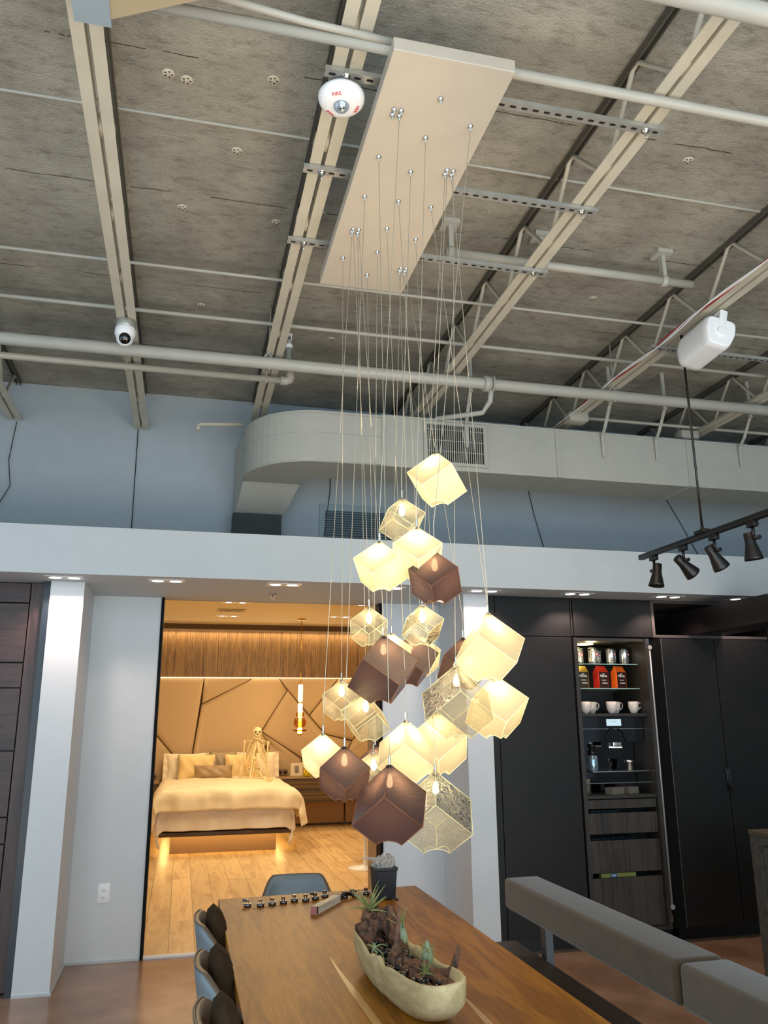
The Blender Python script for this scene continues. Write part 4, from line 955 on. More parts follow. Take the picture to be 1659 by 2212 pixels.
# ------------------------------------------------------------------ bench
t = thing('dining_bench', 'long upholstered bench with thick grey back bolster on the right of the table', 'bench', (1.75, 3.2, 0))
MB().rbox(1.36, 1.83, 1.5, 4.50, .37, .46, .02, 4).build('seat', M['benchseat'], t, world=True)
for y0, y1 in ((2.765, 4.34), (1.35, 2.745)):
    mb = MB(); mb.rbox(1.705, 1.905, y0, y1, .655, .805, .022, 4); mb.build('back_bolster', M['benchback'], t, world=True)
for y in (4.18, 2.6, 1.6):
    MB().box(1.845, 1.885, y-.03, y+.03, 0, .66).build('back_post', mat('post_grey', '4a4f55', .45), t, world=True)
mb = MB(); mb.box(1.40, 1.78, 1.6, 4.4, .33, .37); mb.build('seat_frame', M['black'], t, world=True)
for y in (1.7, 4.3):
    for x in (1.42, 1.76): MB().box(x-.02, x+.02, y-.02, y+.02, 0, .33).build('leg', M['black'], t, world=True)

# ------------------------------------------------------------------ things on the table
def hinge_obj(label, x, y, rz, flip):
    t = thing('hinge_hardware', label, 'hinge', (x, y, TZ), rz, 'row of metal cabinet hinges at the far end of the table')
    CUP = mat_h
    mb = MB(); mb.lathe([(0,.0),(.0165,.0),(.0175,.001),(.0175,.0115),(.016,.013),(0,.013)], 20); mb.build('hinge_cup', CUP, t)
    mb = MB(); mb.rbox(-.029,.029,-.006,.008,.013,.0145,.0007,1); mb.lathe([(0,.0145),(.0055,.0145),(.0055,.016),(0,.016)], 10, (-.022,.001,0)); mb.lathe([(0,.0145),(.0055,.0145),(.0055,.016),(0,.016)], 10, (.022,.001,0)); mb.build('flange_plate', M['steel'], t)
    mb = MB(); mb.box(-.0065,-.0055,-.004,.02,.0145,.030); mb.box(.0055,.0065,-.004,.02,.0145,.030); mb.box(-.0065,.0065,-.004,.02,.028,.030); mb.tube([(-.008,.008,.024),(.008,.008,.024)], .002, 6)
    if flip: mb.box(-.024,-.006,.002,.014,.022,.034)
    mb.build('hinge_arm', CUP, t)
mat_h = mat('hinge_dark', '6f7073', .22, metal=1)
HX = [(.352,4.22,0,1),(.413,4.21,0,0),(.470,4.225,.05,0),(.526,4.24,.1,0),(.583,4.27,.05,0),(.638,4.265,.1,0),(.690,4.29,.2,1),(.745,4.33,.15,0),(.835,4.285,.1,0),(.893,4.305,.1,1),(.958,4.335,.1,0)]
names = ['farthest left in the row, with its arm flipped out','second from the left end of the row','third from the left end of the row','fourth from the left end of the row','fifth from the left, nearest the middle','sixth from the left, just left of the folding rule','seventh, directly behind the left half of the folding rule','tipped one behind the tip of the folding rule','first one right of the folding rule','second one right of the folding rule','closest to the black bin']
for (x, y, r, f), n in zip(HX, names): hinge_obj('metal cabinet hinge on the table, '+n, x, y, r, f)
t = thing('folding_rule', 'folded pale wooden carpenter rule with black joint ends lying on the table', 'folding rule', (.713, 4.10, TZ), 0, rot=(0,0,math.radians(57)))
for k in range(5):
    z0 = .002+k*.0
    y0 = -.0165+k*.0066
    MB().box(-.15+.004*(k % 2), .15-.004*((k+1) % 2), y0, y0+.0052, 0, .032).build('rule_segment', wood('rule_wood_%d' % k, 'b8ad98', 'd8d0bd', scale=2, axis='X', rough=.5), t)
mb = MB()
for k in range(5):
    y0 = -.0165+k*.0066
    for x in (-.148, .135): MB().box(x, x+.014, y0-.0003, y0+.0055, .003+.004*(k % 2), .033).build('joint_plate', M['black'], t)
MB().box(-.1525,-.149,-.0165,.0135,0,.032).build('end_cap', mat('pink_cap', 'b5706a', .5), t)
tag(MB().tube([(.80,4.235,.775),(.835,4.262,.785),(.87,4.275,.778)], [.009,.010,.008], 8).build('black_clip', M['black']), 'small black plastic clip at the tip of the folding rule', 'clip')
# bin with plastic bag
t = thing('table_bin', 'small black plastic bin on the far end of the table, overfilled with clear plastic', 'bin', (1.02, 4.215, TZ), .08)
mb = MB()
o_ = [(-.052,-.045),(.052,-.045),(.052,.045),(-.052,.045)]
def ring(s, z): return [(x*s, y*s, z) for x, y in o_]
vs = ring(.92, .006)+ring(1.06, .135)+ring(1.14, .135)+ring(1.14, .150)+ring(1.05, .150)+ring(.9, .02)
mb.add(vs, [(3,2,1,0)]+[(a_+i, a_+(i+1) % 4, a_+4+(i+1) % 4, a_+4+i) for a_ in (0,4,8,12,16) for i in range(4)]+[(20,21,22,23)])
for x, y in o_: mb.box(x*.98-.008, x*.98+.008, y*.98-.008, y*.98+.008, 0, .008)
mb.build('bin_body', mat('bin_black', '0e1116', .4), t, bevel=.002)
t2 = bpy.data.objects  # plastic bag rests in the bin: a thing of its own
PL = mat('crumpled_plastic', 'c8c6c0', .12, spec=.9, bump=.9, bscale=35)
nt_ = PL.node_tree; pb = [n for n in nt_.nodes if n.type == 'BSDF_PRINCIPLED'][0]; pb.inputs['Alpha'].default_value = .55
mb = MB()
random.seed(5)
def bagf(cx, cy, cz, rx, ry, rz, sd):
    rr = random.Random(sd); ph = [rr.uniform(0, 6.28) for _ in range(8)]
    def f(u, v):
        a_ = 2*PI*u; b = PI*v
        k = 1+.16*math.sin(5*a_+ph[0]+3*b)+.13*math.sin(9*a_+ph[1]-4*b)+.1*math.sin(7*b+ph[2]+2*a_)+.08*math.sin(15*a_+ph[3]+9*b)
        return (cx+rx*k*math.sin(b)*math.cos(a_), cy+ry*k*math.sin(b)*math.sin(a_), cz+rz*k*math.cos(b))
    return f
mb.grid(bagf(1.02, 4.215, .91, .048, .04, .045, 1), 40, 22, close_u=True)
mb.grid(bagf(1.045, 4.215, .925, .028, .03, .035, 2), 30, 16, close_u=True)
mb.sm = True
mb.add([(.985,4.2,.93),(1.0,4.2,.955),(.915,4.19,.962),(.895,4.19,.957),(.95,4.22,.94)], [(0,1,2,3),(0,3,4)])
mb.add([(1.0,4.2,.93),(1.035,4.2,.935),(1.025,4.2,.985),(1.012,4.2,.972)], [(0,1,2,3)])
tag(mb.build('plastic_bag', PL, recalc=False), 'crumpled clear plastic bag stuffed into the black bin', 'plastic bag')

# planter bowl
ang = math.radians(-84.9)      # long axis direction
PC = (.740, 2.825); PH = .085; LX, LY = .405, .093
def prad(a_):
    c, s = math.cos(a_), math.sin(a_)
    e = 3.0
    r = (abs(c/LX)**e+abs(s/LY)**e)**(-1/e)
    return r*(1+.028*math.sin(3*a_+.7)+.02*math.sin(7*a_))
Mp = Matrix.Translation((PC[0], PC[1], TZ)) @ Matrix.Rotation(ang, 4, 'Z')
t = thing('carved_planter', 'long hand-carved pale wooden trough planter on the table', 'planter', (PC[0], PC[1], TZ), ang)
mb = MB(); NA = 72
prof = [(.0,.0),(.55,.001),(.72,.006),(.86,.03),(.96,.07),(1.0,.103),(.99,.113),(.90,.114),(.83,.106),(.78,.07),(.65,.045),(0,.04)]
vs = []; fs = []
for (k, z) in prof:
    for i in range(NA):
        a_ = 2*PI*i/NA; r = prad(a_)
        wob = (.007*math.sin(4*a_+1)+.005*math.sin(9*a_)) if z > .09 else 0
        if z > .1: wob += .012*abs(math.cos(a_))**6
        if z > .06 and k < .9: kk = k
        th_ = r if k > .95 else r
        inner = k
        if .8 < k < 1 and z > .05: inner = 1-(1-k)*.1/max(r, .1)*1.35
        vs.append((r*inner*math.cos(a_), r*inner*math.sin(a_), z+wob))
for j in range(len(prof)-1):
    for i in range(NA): fs.append((j*NA+i, j*NA+(i+1) % NA, (j+1)*NA+(i+1) % NA, (j+1)*NA+i))
mb.sm = True; mb.add(vs, fs); mb.build('trough', wood('carved_wood', 'b8a476', 'e0cc9c', scale=.6, axis='X', rough=.6, bump=.35, ring=9), t)
tag(MB().grid(lambda u, v: tuple(Mp @ Vector((prad(2*PI*u)*.74*v*math.cos(2*PI*u), prad(2*PI*u)*.74*v*math.sin(2*PI*u), .070+.003*math.sin(40*u)*v))), 48, 8, close_u=True).build('gravel_bed', mat('black_gravel', '0b0a0a', .3, bump=.8, bscale=80)), 'bed of fine black gravel filling the wooden trough', 'gravel', kind='stuff')
PEB = mat('black_pebble', '0a0a0c', .09, spec=.7)
rp = random.Random(11); proto = None; spots = []
tries = 0
while len(spots) < 62 and tries < 4000:
    tries += 1
    x = rp.uniform(-.38, .38); y = rp.uniform(-.075, .075)
    a_ = math.atan2(y, x)
    if math.hypot(x, y) > prad(a_)*.70: continue
    if any(math.hypot(x-q[0], y-q[1]) < .021 for q in spots): continue
    spots.append((x, y))
for i, (x, y) in enumerate(spots):
    if proto is None:
        o = MB().ball((0,0,0), (.0165,.011,.009), 14, 10).build('pebble', PEB); proto = o
    else: o = proto.copy(); COL.objects.link(o)
    o.location = Mp @ Vector((x, y, .080+rp.uniform(0, .008))); o.rotation_euler = (rp.uniform(-.4,.4), rp.uniform(-.4,.4), rp.uniform(0, 3)); s_ = rp.uniform(.8, 1.2); o.scale = (s_, s_, s_)
    tag(o, 'glossy black pebble among many in the wooden trough', 'pebble', 'black pebbles in the trough')
# driftwood: gnarled pieces
from mathutils import noise as _nz
def gnarl(pts, rad, sd, seg=28, sub=12, rough=.26):
    rad = [q*.80 for q in rad]
    rr = random.Random(sd); ph = [rr.uniform(0, 6.28) for _ in range(6)]
    P_ = [Vector(p) for p in pts]; out = []; R_ = []
    for i in range(len(P_)-1):
        for k in range(sub):
            s = k/sub; p0 = P_[max(i-1,0)]; p1 = P_[i]; p2 = P_[i+1]; p3 = P_[min(i+2,len(P_)-1)]
            out.append(.5*((2*p1)+(p2-p0)*s+(2*p0-5*p1+4*p2-p3)*s*s+(3*p1-p0-3*p2+p3)*s**3)); R_.append(rad[i]*(1-s)+rad[i+1]*s)
    out.append(P_[-1]); R_.append(rad[-1])
    mb = MB(); mb.tube(out, R_, seg)
    n0 = 0
    for i in range(len(out)):
        for k in range(seg):
            v = Vector(mb.v[i*seg+k]); d = v-out[i]; a_ = 2*PI*k/seg
            f = 1+rough*(math.sin(3*a_+ph[0]+i*.25)*.6+math.sin(5*a_+ph[1]-i*.35)*.5+math.sin(i*.9+ph[2]+2*a_)*.35)
            f += .32*_nz.noise(v*38+Vector((sd,0,0)))+.20*_nz.noise(Vector((v.x*90, v.y*90, v.z*35+sd)))-.25*max(0, _nz.noise(v*22+Vector((0,sd,0))))
            mb.v[i*seg+k] = tuple(out[i]+d*max(.30, f))
    return mb
DW = mat('driftwood', '855a42', .75, col2='2f2018', vscale=30, bump=1, bscale=45, stretch=(1.5,1.5,.5))
DWL = mat('driftwood_light', '946a50', .75, col2='4c3326', vscale=28, bump=1, bscale=45)
def W(px, py, pz): return tuple(Mp @ Vector((px*.9, py*.9, .06+(pz-.06)*.72)))
def merge(dst, src):
    n = len(dst.v); dst.v += src.v; dst.f += [tuple(i+n for i in f) for f in src.f]; dst.mi += src.mi; dst.smooth += src.smooth
    return dst
# local trough frame: x toward the camera end, y toward the right-far side (+y = image right)
big = gnarl([W(-.27,-.03,.075), W(-.31,-.01,.15), W(-.33,.01,.22), W(-.34,.0,.265)], [.062,.055,.04,.008], 3)
merge(big, gnarl([W(-.20,-.055,.07), W(-.27,-.05,.12), W(-.31,-.03,.19), W(-.33,-.035,.25)], [.03,.034,.026,.004], 4))
merge(big, gnarl([W(-.34,.0,.19), W(-.31,.045,.21), W(-.25,.06,.15), W(-.14,.06,.085)], [.03,.045,.04,.022], 5))
big.build('a', DW)
o = bpy.data.objects['a']; o.name = 'driftwood'; tag(o, 'tall gnarled driftwood stump at the far end of the trough', 'driftwood')
sp = gnarl([W(-.05,.0,.075), W(-.085,.012,.10), W(-.10,.02,.15), W(-.105,.028,.22), W(-.112,.034,.30)], [.040,.030,.014,.010,.006], 8, rough=.15)
merge(sp, gnarl([W(-.06,-.02,.085), W(-.07,.05,.085), W(-.02,.07,.08)], [.02,.026,.014], 9))
o = sp.build('driftwood', DWL); tag(o, 'upright driftwood spike standing in the middle of the trough', 'driftwood')
lo_ = gnarl([W(.02,-.045,.10), W(.09,.01,.11), W(.17,.03,.105), W(.26,.045,.10), W(.36,.07,.09)], [.030,.030,.034,.026,.014], 12)
merge(lo_, gnarl([W(.10,-.02,.10), W(.20,-.01,.095), W(.28,-.005,.085), W(.345,-.005,.085)], [.022,.022,.018,.02], 13))
merge(lo_, gnarl([W(.19,.055,.105), W(.235,.09,.12), W(.235,.115,.17), W(.225,.135,.225)], [.024,.018,.013,.003], 14, rough=.2))
o = lo_.build('driftwood', DW); tag(o, 'low sprawling driftwood branch with a raised horn at the near end of the trough', 'driftwood')
# air plants
AP = mat('airplant', 'a3aa6a', .55, col2='787f48', vscale=20); AP2 = mat('airplant_bulb', 'b0b58c', .5, col2='7f8c68', vscale=25, stretch=(3,3,.6))
def airplant(lab, c, n, L, r, up, sd, curl=.4, bulb=None, spread=1.0):
    rr = random.Random(sd); t = thing('air_plant', lab, 'air plant', W(*c))
    if bulb:
        MB().lathe([(0,-.004),(bulb*.55,0),(bulb,bulb*1.0),(bulb*.95,bulb*1.9),(bulb*.5,bulb*3.2),(bulb*.25,bulb*4)], 16).build('bulb_base', AP2, t)
    mb = MB()
    for k in range(n):
        a_ = 2*PI*k/n*1.0+rr.uniform(-.2,.2); el = rr.uniform(*up); l = L*rr.uniform(.75,1.1); b0 = (bulb or 0)*2.6
        pts = []; d = Vector((math.cos(a_)*math.cos(el)*spread, math.sin(a_)*math.cos(el)*spread, math.sin(el))).normalized(); p = Vector((0,0,b0)); c_ = rr.uniform(-1,1)*curl
        for s in range(9):
            pts.append(tuple(p)); p = p+d*l/8
            d = (d+Vector((0,0,-.10*curl*2))+Vector((-d.y,d.x,0))*c_*.35).normalized()
        mb.tube(pts, [r*(1-.9*(s/8)) for s in range(9)], 5)
    mb.build('leaves', AP, t); return t
airplant('spiky air plant crowning the tall driftwood stump', (-.335,-.01,.235), 24, .10, .0052, (.1,1.3), 1, .35)
airplant('bulbous air plant on the right flank of the tall stump', (-.19,.075,.10), 9, .08, .0035, (.9,1.45), 2, .5, bulb=.020)
airplant('curly pale air plant lying at the left rim of the trough', (-.125,-.06,.085), 7, .075, .0032, (.05,1.3), 3, 1.4, bulb=.012)
airplant('curly-headed air plant with striped bulb in the middle of the low branch', (.075,.075,.10), 9, .06, .0032, (.3,1.1), 4, 1.6, bulb=.019)
airplant('small spiky air plant at the near end of the low driftwood', (.245,.0,.135), 34, .038, .0018, (-.2,1.4), 5, .2)
# ------------------------------------------------------------------ bedroom
BY = 13.5     # face of the headboard wall
UPH = mat('upholstery_tan', 'c0a47c', .6, bump=.05, bscale=60)
CREV = mat('crevice', '3a2818', .9)
# angular wall panels: polygons in (x, z) on the wall plane
t = thing('headboard_wall', 'tan upholstered wall of angular padded panels behind the bed', 'headboard', (1.6, BY, .22))
def PX(px, py):   # measured wall-plane coordinates of the panel corners (metres)
    return ((px-345)/435*3.28-.378, 2.29-(py-1465)/(1680-1465)*1.60)
polys_px = [[(300,1465),(437,1465),(420,1625),(395,1640),(338,1575),(300,1530)],
 [(300,1530),(338,1575),(395,1640),(380,1690),(300,1690)],
 [(437,1465),(539,1465),(434,1520)],
 [(539,1465),(598,1465),(616,1490),(562,1578),(580,1600),(500,1700),(395,1700),(380,1690),(395,1640),(420,1625),(434,1520)],
 [(598,1465),(728,1465),(665,1545),(616,1490)],
 [(616,1490),(665,1545),(700,1585),(650,1636),(562,1578)],
 [(728,1465),(900,1465),(900,1470),(808,1540),(760,1600),(700,1585),(665,1545)],
 [(562,1578),(650,1636),(650,1700),(500,1700),(580,1600)],
 [(650,1636),(700,1585),(760,1600),(745,1630),(735,1700),(650,1700)],
 [(900,1470),(900,1700),(735,1700),(745,1630),(760,1600),(808,1540)]]
for pl in polys_px:
    pts = [Vector((*PX(*p), 0)) for p in pl]; c = sum(pts, Vector())/len(pts)
    bm = bmesh.new()
    def shr(p, d):
        v = (p-c); return p-v.normalized()*min(d, v.length*.8)
    rings = [(.006, .0), (.010, .03), (.030, .045), (.07, .055), (.12, .058)]
    mb = MB(); n = len(pts); vs = []
    for (d, h) in rings: vs += [(shr(p, d).x, BY+.06-h, shr(p, d).y) for p in pts]
    fs = [(j*n+i, j*n+(i+1) % n, (j+1)*n+(i+1) % n, (j+1)*n+i) for j in range(len(rings)-1) for i in range(n)]
    mb.sm = True; mb.add(vs, fs); mb.f.append(tuple((len(rings)-1)*n+i for i in range(n))); mb.mi.append(0); mb.smooth.append(True)
    mb.build('padded_panel', UPH, t, world=True)
MB().box(-1.5, 4.9, BY+.055, BY+.1, .22, 2.30).build('backing_board', CREV, t, world=True)
mb = MB(); mb.rbox(-1.5, 2.62, BY-.0, BY+.06, .03, .40, .02); mb.rbox(2.64, 4.9, BY-.0, BY+.06, .03, .40, .02); mb.build('lower_pad', mat('upholstery_low', 'b08a62', .6), t, world=True)
t = thing('slatted_wood_panel', 'vertically grained oak panelling above the padded wall', 'wall panel', (1.6, BY+.05, 2.3))
wp = wood('reeded_oak', '5b4226', '8a6a42', scale=1.6, axis='Z', rough=.5, plank=.035, plen=9, gap='4a3520')
for x0, x1 in ((-1.5, .52), (.525, 2.30), (2.305, 4.9)): MB().box(x0, x1, BY+.04, BY+.1, 2.305, 3.06).build('oak_board', wp, t, world=True)
MB().box(-1.5, 4.9, BY+.03, BY+.1, 2.29, 2.305).build('light_ledge', emis('ledge_glow', (1, .72, .38), 2.2), t, world=True)
t = thing('cove_light', 'warm linear cove light along the top of the oak panelling', 'strip light', (1.6, BY, 3.07))
MB().box(-1.5, 4.9, BY-.02, BY+.02, 3.075, 3.085).build('glow_strip', emis('cove_glow', (1, .72, .42), 5), t, world=True)
MB().box(-1.5, 4.9, BY-.05, BY-.02, 3.07, 3.155).build('valance', mat('valance', '5a4326', .6), t, world=True)
def area(name, loc, rot, sx, sy, e, col):
    l = bpy.data.lights.new(name, 'AREA'); l.shape = 'RECTANGLE'; l.size = sx; l.size_y = sy; l.energy = e; l.color = col
    o = bpy.data.objects.new(name, l); COL.objects.link(o); o.location = loc; o.rotation_euler = rot; return o
area('cove_lamp', (1.7, BY-.03, 3.06), (math.radians(-20), 0, 0), 6, .03, 45, (1, .74, .42))

# bed
t = thing('platform_bed', 'low dark platform bed on a recessed plinth with glow beneath', 'bed', (.6, 12.2, 0))
MB().rbox(-.23, 1.43, 10.9, 13.40, .235, .285, .006).build('platform', mat('bed_base_dark', '4a3a28', .5), t, world=True)
MB().box(-.065, 1.275, 11.2, 13.3, 0, .235).build('plinth', mat('plinth_tan', '8d7150', .5), t, world=True)
MB().rbox(-.21, 1.41, 10.96, 13.38, .285, .56, .06, 4).build('mattress', mat('mattress', 'd8c8a8', .8), t, world=True)
gl = emis('under_glow', (1, .62, .2), 5)
mb = MB(); mb.box(-.11, -.09, 11.2, 13.3, .215, .228); mb.box(1.30, 1.32, 11.2, 13.3, .215, .228); mb.box(-.06, 1.27, 11.15, 11.17, .215, .228); mb.build('glow_strip', gl, t, world=True)
for x, r in ((-.14, 0), (1.36, 0)): area('bed_glow', (x, 12.2, .22), (0, 0, 0), .08, 2.2, 5, (1, .62, .22))
area('bed_glow', (.6, 11.1, .22), (0, 0, 0), 1.4, .08, 3.0, (1, .62, .22))

DUV = mat('duvet_cream', 'e6d6b4', .85, var=.06, bump=.25, bscale=9, sheen=.2); SHT = mat('sheet_white', 'e6dccc', .85, bump=.3, bscale=12)
def cloth(name, m, x0, x1, y0, y1, ztop, drop, sdrop, label, cat, puff, seed, wr=.012, flare=.12, cdrop=.0):
    rr = random.Random(seed); ph = [rr.uniform(0, 6.28) for _ in range(14)]
    R_ = .11
    def over(e):                       # distance past the edge -> (outward, down)
        if e <= 0: return 0, 0
        th_ = min(e/R_, PI/2); q = max(0, e-R_*PI/2)
        return R_*math.sin(th_)+flare*q, R_*(1-math.cos(th_))+q*.98
    def f(u, v):
        half = (x1-x0)/2; us = u*2-1
        tot = half-R_+sdrop+R_*.57; s = us*tot; a_ = abs(s); full = y1-y0
        w = v*(full-R_+drop+R_*.57)
        ox, dx = over(a_-(half-R_)); oy, dy = over(w-(full-R_))
        lx = math.copysign(min(a_, half-R_)+ox, s); ly = y1-min(w, full-R_)-oy
        m_ = min(dx, dy); d_ = max(dx, dy)+m_*.25
        if m_ > 0: lx -= math.copysign(m_*.22, s); ly += m_*.12; d_ += cdrop*m_
        n_ = math.sin(s*9+v*6+ph[0])*.5+math.sin(v*21+s*4+ph[1])*.5+math.sin(s*17-v*13+ph[2])*.35+math.sin(s*31+v*9+ph[3])*.22+math.sin(v*43-s*11+ph[4])*.2
        fold = math.sin(s*11+ph[5]+1.6*math.sin(v*7))*.6+math.sin(s*19+ph[6])*.35+math.sin(s*37+ph[8])*.15
        z = ztop-d_+puff*math.cos(us*PI/2)**.6*(1-min(1, d_/.3))+wr*n_*.6*(1 if d_ < .02 else .4)
        if dy > .03: ly -= wr*2.0*fold*min(1, dy/.12)
        if dx > .03: lx += math.copysign(wr*1.8*(math.sin(v*19+ph[7])+.5*math.sin(v*37+ph[9])), s)*min(1, dx/.12)
        return ((x0+x1)/2+lx, ly, z)
    mb = MB(); mb.grid(f, 110, 120); o = mb.build(name, m, recalc=False)
    so = o.modifiers.new('thick', 'SOLIDIFY'); so.thickness = .014; so.offset = 0
    return tag(o, label, cat)
cloth('bed_sheet', SHT, -.22, 1.43, 10.90, 12.5, .64, .34, .34, 'white under-sheet hanging in folds below the duvet at the foot of the bed', 'sheet', .01, 3, wr=.018, flare=.10, cdrop=.4)
cloth('duvet', DUV, -.27, 1.54, 10.83, 13.36, .715, .20, .36, 'puffy cream duvet spread over the bed', 'duvet', .075, 5, wr=.019, flare=.20)
def pillow(label, c, w, h, d, m, lean=.25, rz=0, name='pillow', flange=0, fm=None):
    t = thing(name, label, 'pillow', c, rz)
    def fn(sg):
        def f(u, v):
            a_ = u*2-1; b = v*2-1
            th_ = ((1-abs(a_)**3.2)*(1-abs(b)**3.2))**.55
            k = 1-.06*(1-abs(b))*abs(a_)**4
            x = a_*w/2*(1-.05*(1-b*b)); z = b*h/2*(1-.07*(1-a_*a_)*1)
            y = sg*th_*d/2+.006*math.sin(a_*9+b*5+w*30)
            yy = y; zz = z+h/2
            return (x, yy*math.cos(lean)+zz*math.sin(lean), zz*math.cos(lean)-yy*math.sin(lean))
        return f
    mb = MB(); mb.grid(fn(-1), 22, 18); mb.grid(fn(1), 22, 18); mb.build('pillow_body', m, t)
    if flange:
        mb = MB()
        for (a_, b_) in ((-1,1),):
            def ff(u, v): 
                b = v*2-1; x = -w/2-flange+u*(flange+.02); zz = b*h/2+h/2
                return (x, zz*math.sin(lean)+.01*math.sin(b*12), zz*math.cos(lean))
            def fg(u, v):
                b = v*2-1; x = w/2-.02+u*(flange+.02); zz = b*h/2+h/2
                return (x, zz*math.sin(lean)+.01*math.sin(b*11), zz*math.cos(lean))
            mb.grid(ff, 4, 14); mb.grid(fg, 4, 14)
        mb.build('flange', fm or m, t)
    return t
LW = mat('linen_white', 'ecdfc4', .8, bump=.1, bscale=20); YC = mat('pale_gold_cloth', 'efd295', .75, bump=.1, bscale=18); SAT = mat('satin_beige', 'a58a62', .35, var=.15, vscale=10, bump=.15, bscale=20); GRY = mat('satin_grey', '9a8868', .4)
pillow('white pillow with ruffled edge at the left, behind the gold one', (.10, 13.28, .72), .58, .43, .16, LW, .22, flange=.05)
pillow('white pillow with ruffled edge behind the skeleton', (1.20, 13.28, .72), .56, .43, .16, LW, .22, flange=.05)
pillow('grey satin pillow standing between the two pillow stacks', (.66, 13.30, .72), .40, .44, .14, GRY, .18)
pillow('pale gold square pillow at the left of the bed', (.26, 13.12, .735), .55, .40, .16, YC, .28, flange=.015, fm=GRY)
pillow('pale gold square pillow just left of the skeleton', (.93, 13.12, .735), .50, .40, .16, YC, .28)
t = pillow('small beige satin lumbar pillow with rows of dots, lying in front', (.50, 12.86, .765), .58, .225, .15, SAT, .3, name='lumbar_pillow')
mb = MB()
for r in range(5):
    for k in range(9):
        x = -.22+k*.055+(.027 if r % 2 else 0); zz = .045+r*.038
        a_ = x/.29; b = (zz-.1125)/.1125; th_ = ((1-abs(a_)**3.2)*(1-abs(b)**3.2))**.55
        y = -th_*.075; mb.ball((x, y*math.cos(.3)+zz*math.sin(.3)-.002, zz*math.cos(.3)-y*math.sin(.3)), .004, 6, 4)
mb.build('dot', mat('dot_gold', '8a6f46', .4), t)

# skeleton sitting on the bed, leaning on the pillows
BONE = mat('bone', 'e9d6a6', .5, var=.08, vscale=20); DKB = mat('bone_socket', '1d120a', .9)
SK = thing('skeleton', 'life-size plastic skeleton sitting on the bed against the pillows, facing the camera', 'skeleton', (1.125, 12.82, .79))
def S(cx, cy, dy=0): return ((cx-735)*.000511, dy, (1640-cy)*.000511)
mb = MB()
def skull(u, v):
    a_ = 2*PI*u; b = PI*v; x = math.sin(b)*math.cos(a_); y = math.sin(b)*math.sin(a_); z = math.cos(b)
    k = 1.0; wx = .069
    if z < -.15: wx *= 1-.42*min(1, (-z-.15)/.7)
    return (x*wx, y*.088-(.012 if z < 0 and y < 0 else 0), z*.078)
Mk = Matrix.Translation(S(742, 345, -.02)) @ Matrix.Rotation(.07, 4, 'Y')
mb.grid(skull, 28, 18, close_u=True, M=Mk)
mb.rbox(-.034, .034, -.098, -.03, -.078, -.035, .014, M=Mk)
mb.ball((-.040,-.062,-.030), (.016,.02,.012), 10, 8, M=Mk); mb.ball((.040,-.062,-.030), (.016,.02,.012), 10, 8, M=Mk)
sk = mb.build('skull', BONE, SK)
mb = MB(); mb.ball((-.026,-.078,-.002), (.017,.018,.015), 14, 10, M=Mk); mb.ball((.028,-.078,.004), (.017,.018,.015), 14, 10, M=Mk); mb.prism([(-.011,-.038),(.011,-.038),(.0,-.012)], 'y', -.105, -.09, M=Mk)
mb.build('eye_socket', DKB, sk)
mb = MB(); mb.box(-.03, .03, -.0985, -.096, -.062, -.060, M=Mk); mb.build('tooth_line', DKB, sk)
mb = MB(); mb.tube([(-.050,-.02,-.055),(-.046,-.04,-.085),(-.030,-.085,-.098),(0,-.098,-.102),(.030,-.085,-.098),(.046,-.04,-.085),(.050,-.02,-.055)], [.008,.009,.011,.012,.011,.009,.008], 8, M=Mk); mb.build('jaw', BONE, SK)
mb = MB()
for k in range(22):                                     # vertebrae from neck to pelvis
    s = k/21; cx = 745-65*s if s > .3 else 745-10*s; cy = 520+s*850
    mb.ball(S(740-55*s*s, cy, .035-.02*math.sin(s*5)), (.014+.005*s, .013, .010), 8, 6)
mb.tube([S(740,520,.04), S(735,900,.05), S(700,1200,.03), S(685,1380,.03)], .009, 6)
mb.build('spine', BONE, SK)
mb = MB()
st = [(740,590),(738,660),(735,740)]
mb.tube([S(740,585,-.075), S(738,660,-.09), S(735,770,-.085)], [.017,.013,.010], 8)
for side in (-1, 1):
    for k in range(9):
        y0 = 600+k*34; xs = 735+side*(8 if k < 7 else 20+10*(k-7)); wv = (175+min(k, 5)*17)*(1 if side < 0 else .95)
        yb = 560+k*43; yo = y0+60+k*18
        fy = min(y0, 775)+(max(0, k-5)*38)
        mb.tube([S(735+side*10, yb, .05), S(735+side*wv*.55, yb-5, .085), S(735+side*wv*1.0, yb+60+k*6, .045), S(735+side*wv*1.12, yo+35, -.01), S(735+side*wv*.85, yo+62, -.055), S(735+side*wv*.4, (yo+fy)/2+40, -.082), S(735+side*(14+max(0,k-5)*16), fy+5, -.085)], .0078, 6)
    mb.tube([S(735+side*12,575,-.075), S(735+side*110,590,-.055), S(735+side*290,600+15*side,-.01)], .008, 8)
mb.build('rib_cage', BONE, SK)
def bone(mb, a_, b, r, e=1.9):
    a_ = Vector(a_); b = Vector(b); n = 9; pts = [a_.lerp(b, k/(n-1)) for k in range(n)]
    r = r*1.22; rr = [r*(1+(e-1)*(abs(2*k/(n-1)-1)**5)) for k in range(n)]
    mb.tube(pts, rr, 10); mb.ball(a_, r*e*1.05, 10, 8); mb.ball(b, r*e*1.05, 10, 8)
def arm(sh, el, wr, lab):
    mb = MB(); bone(mb, sh, el, .0095); mb.build('upper_arm', BONE, SK)
    mb = MB(); d = Vector((.011, 0, 0)); bone(mb, Vector(el)-d, Vector(wr)-d*.8, .0055); bone(mb, Vector(el)+d, Vector(wr)+d*.8, .0055); mb.build('forearm', BONE, SK)
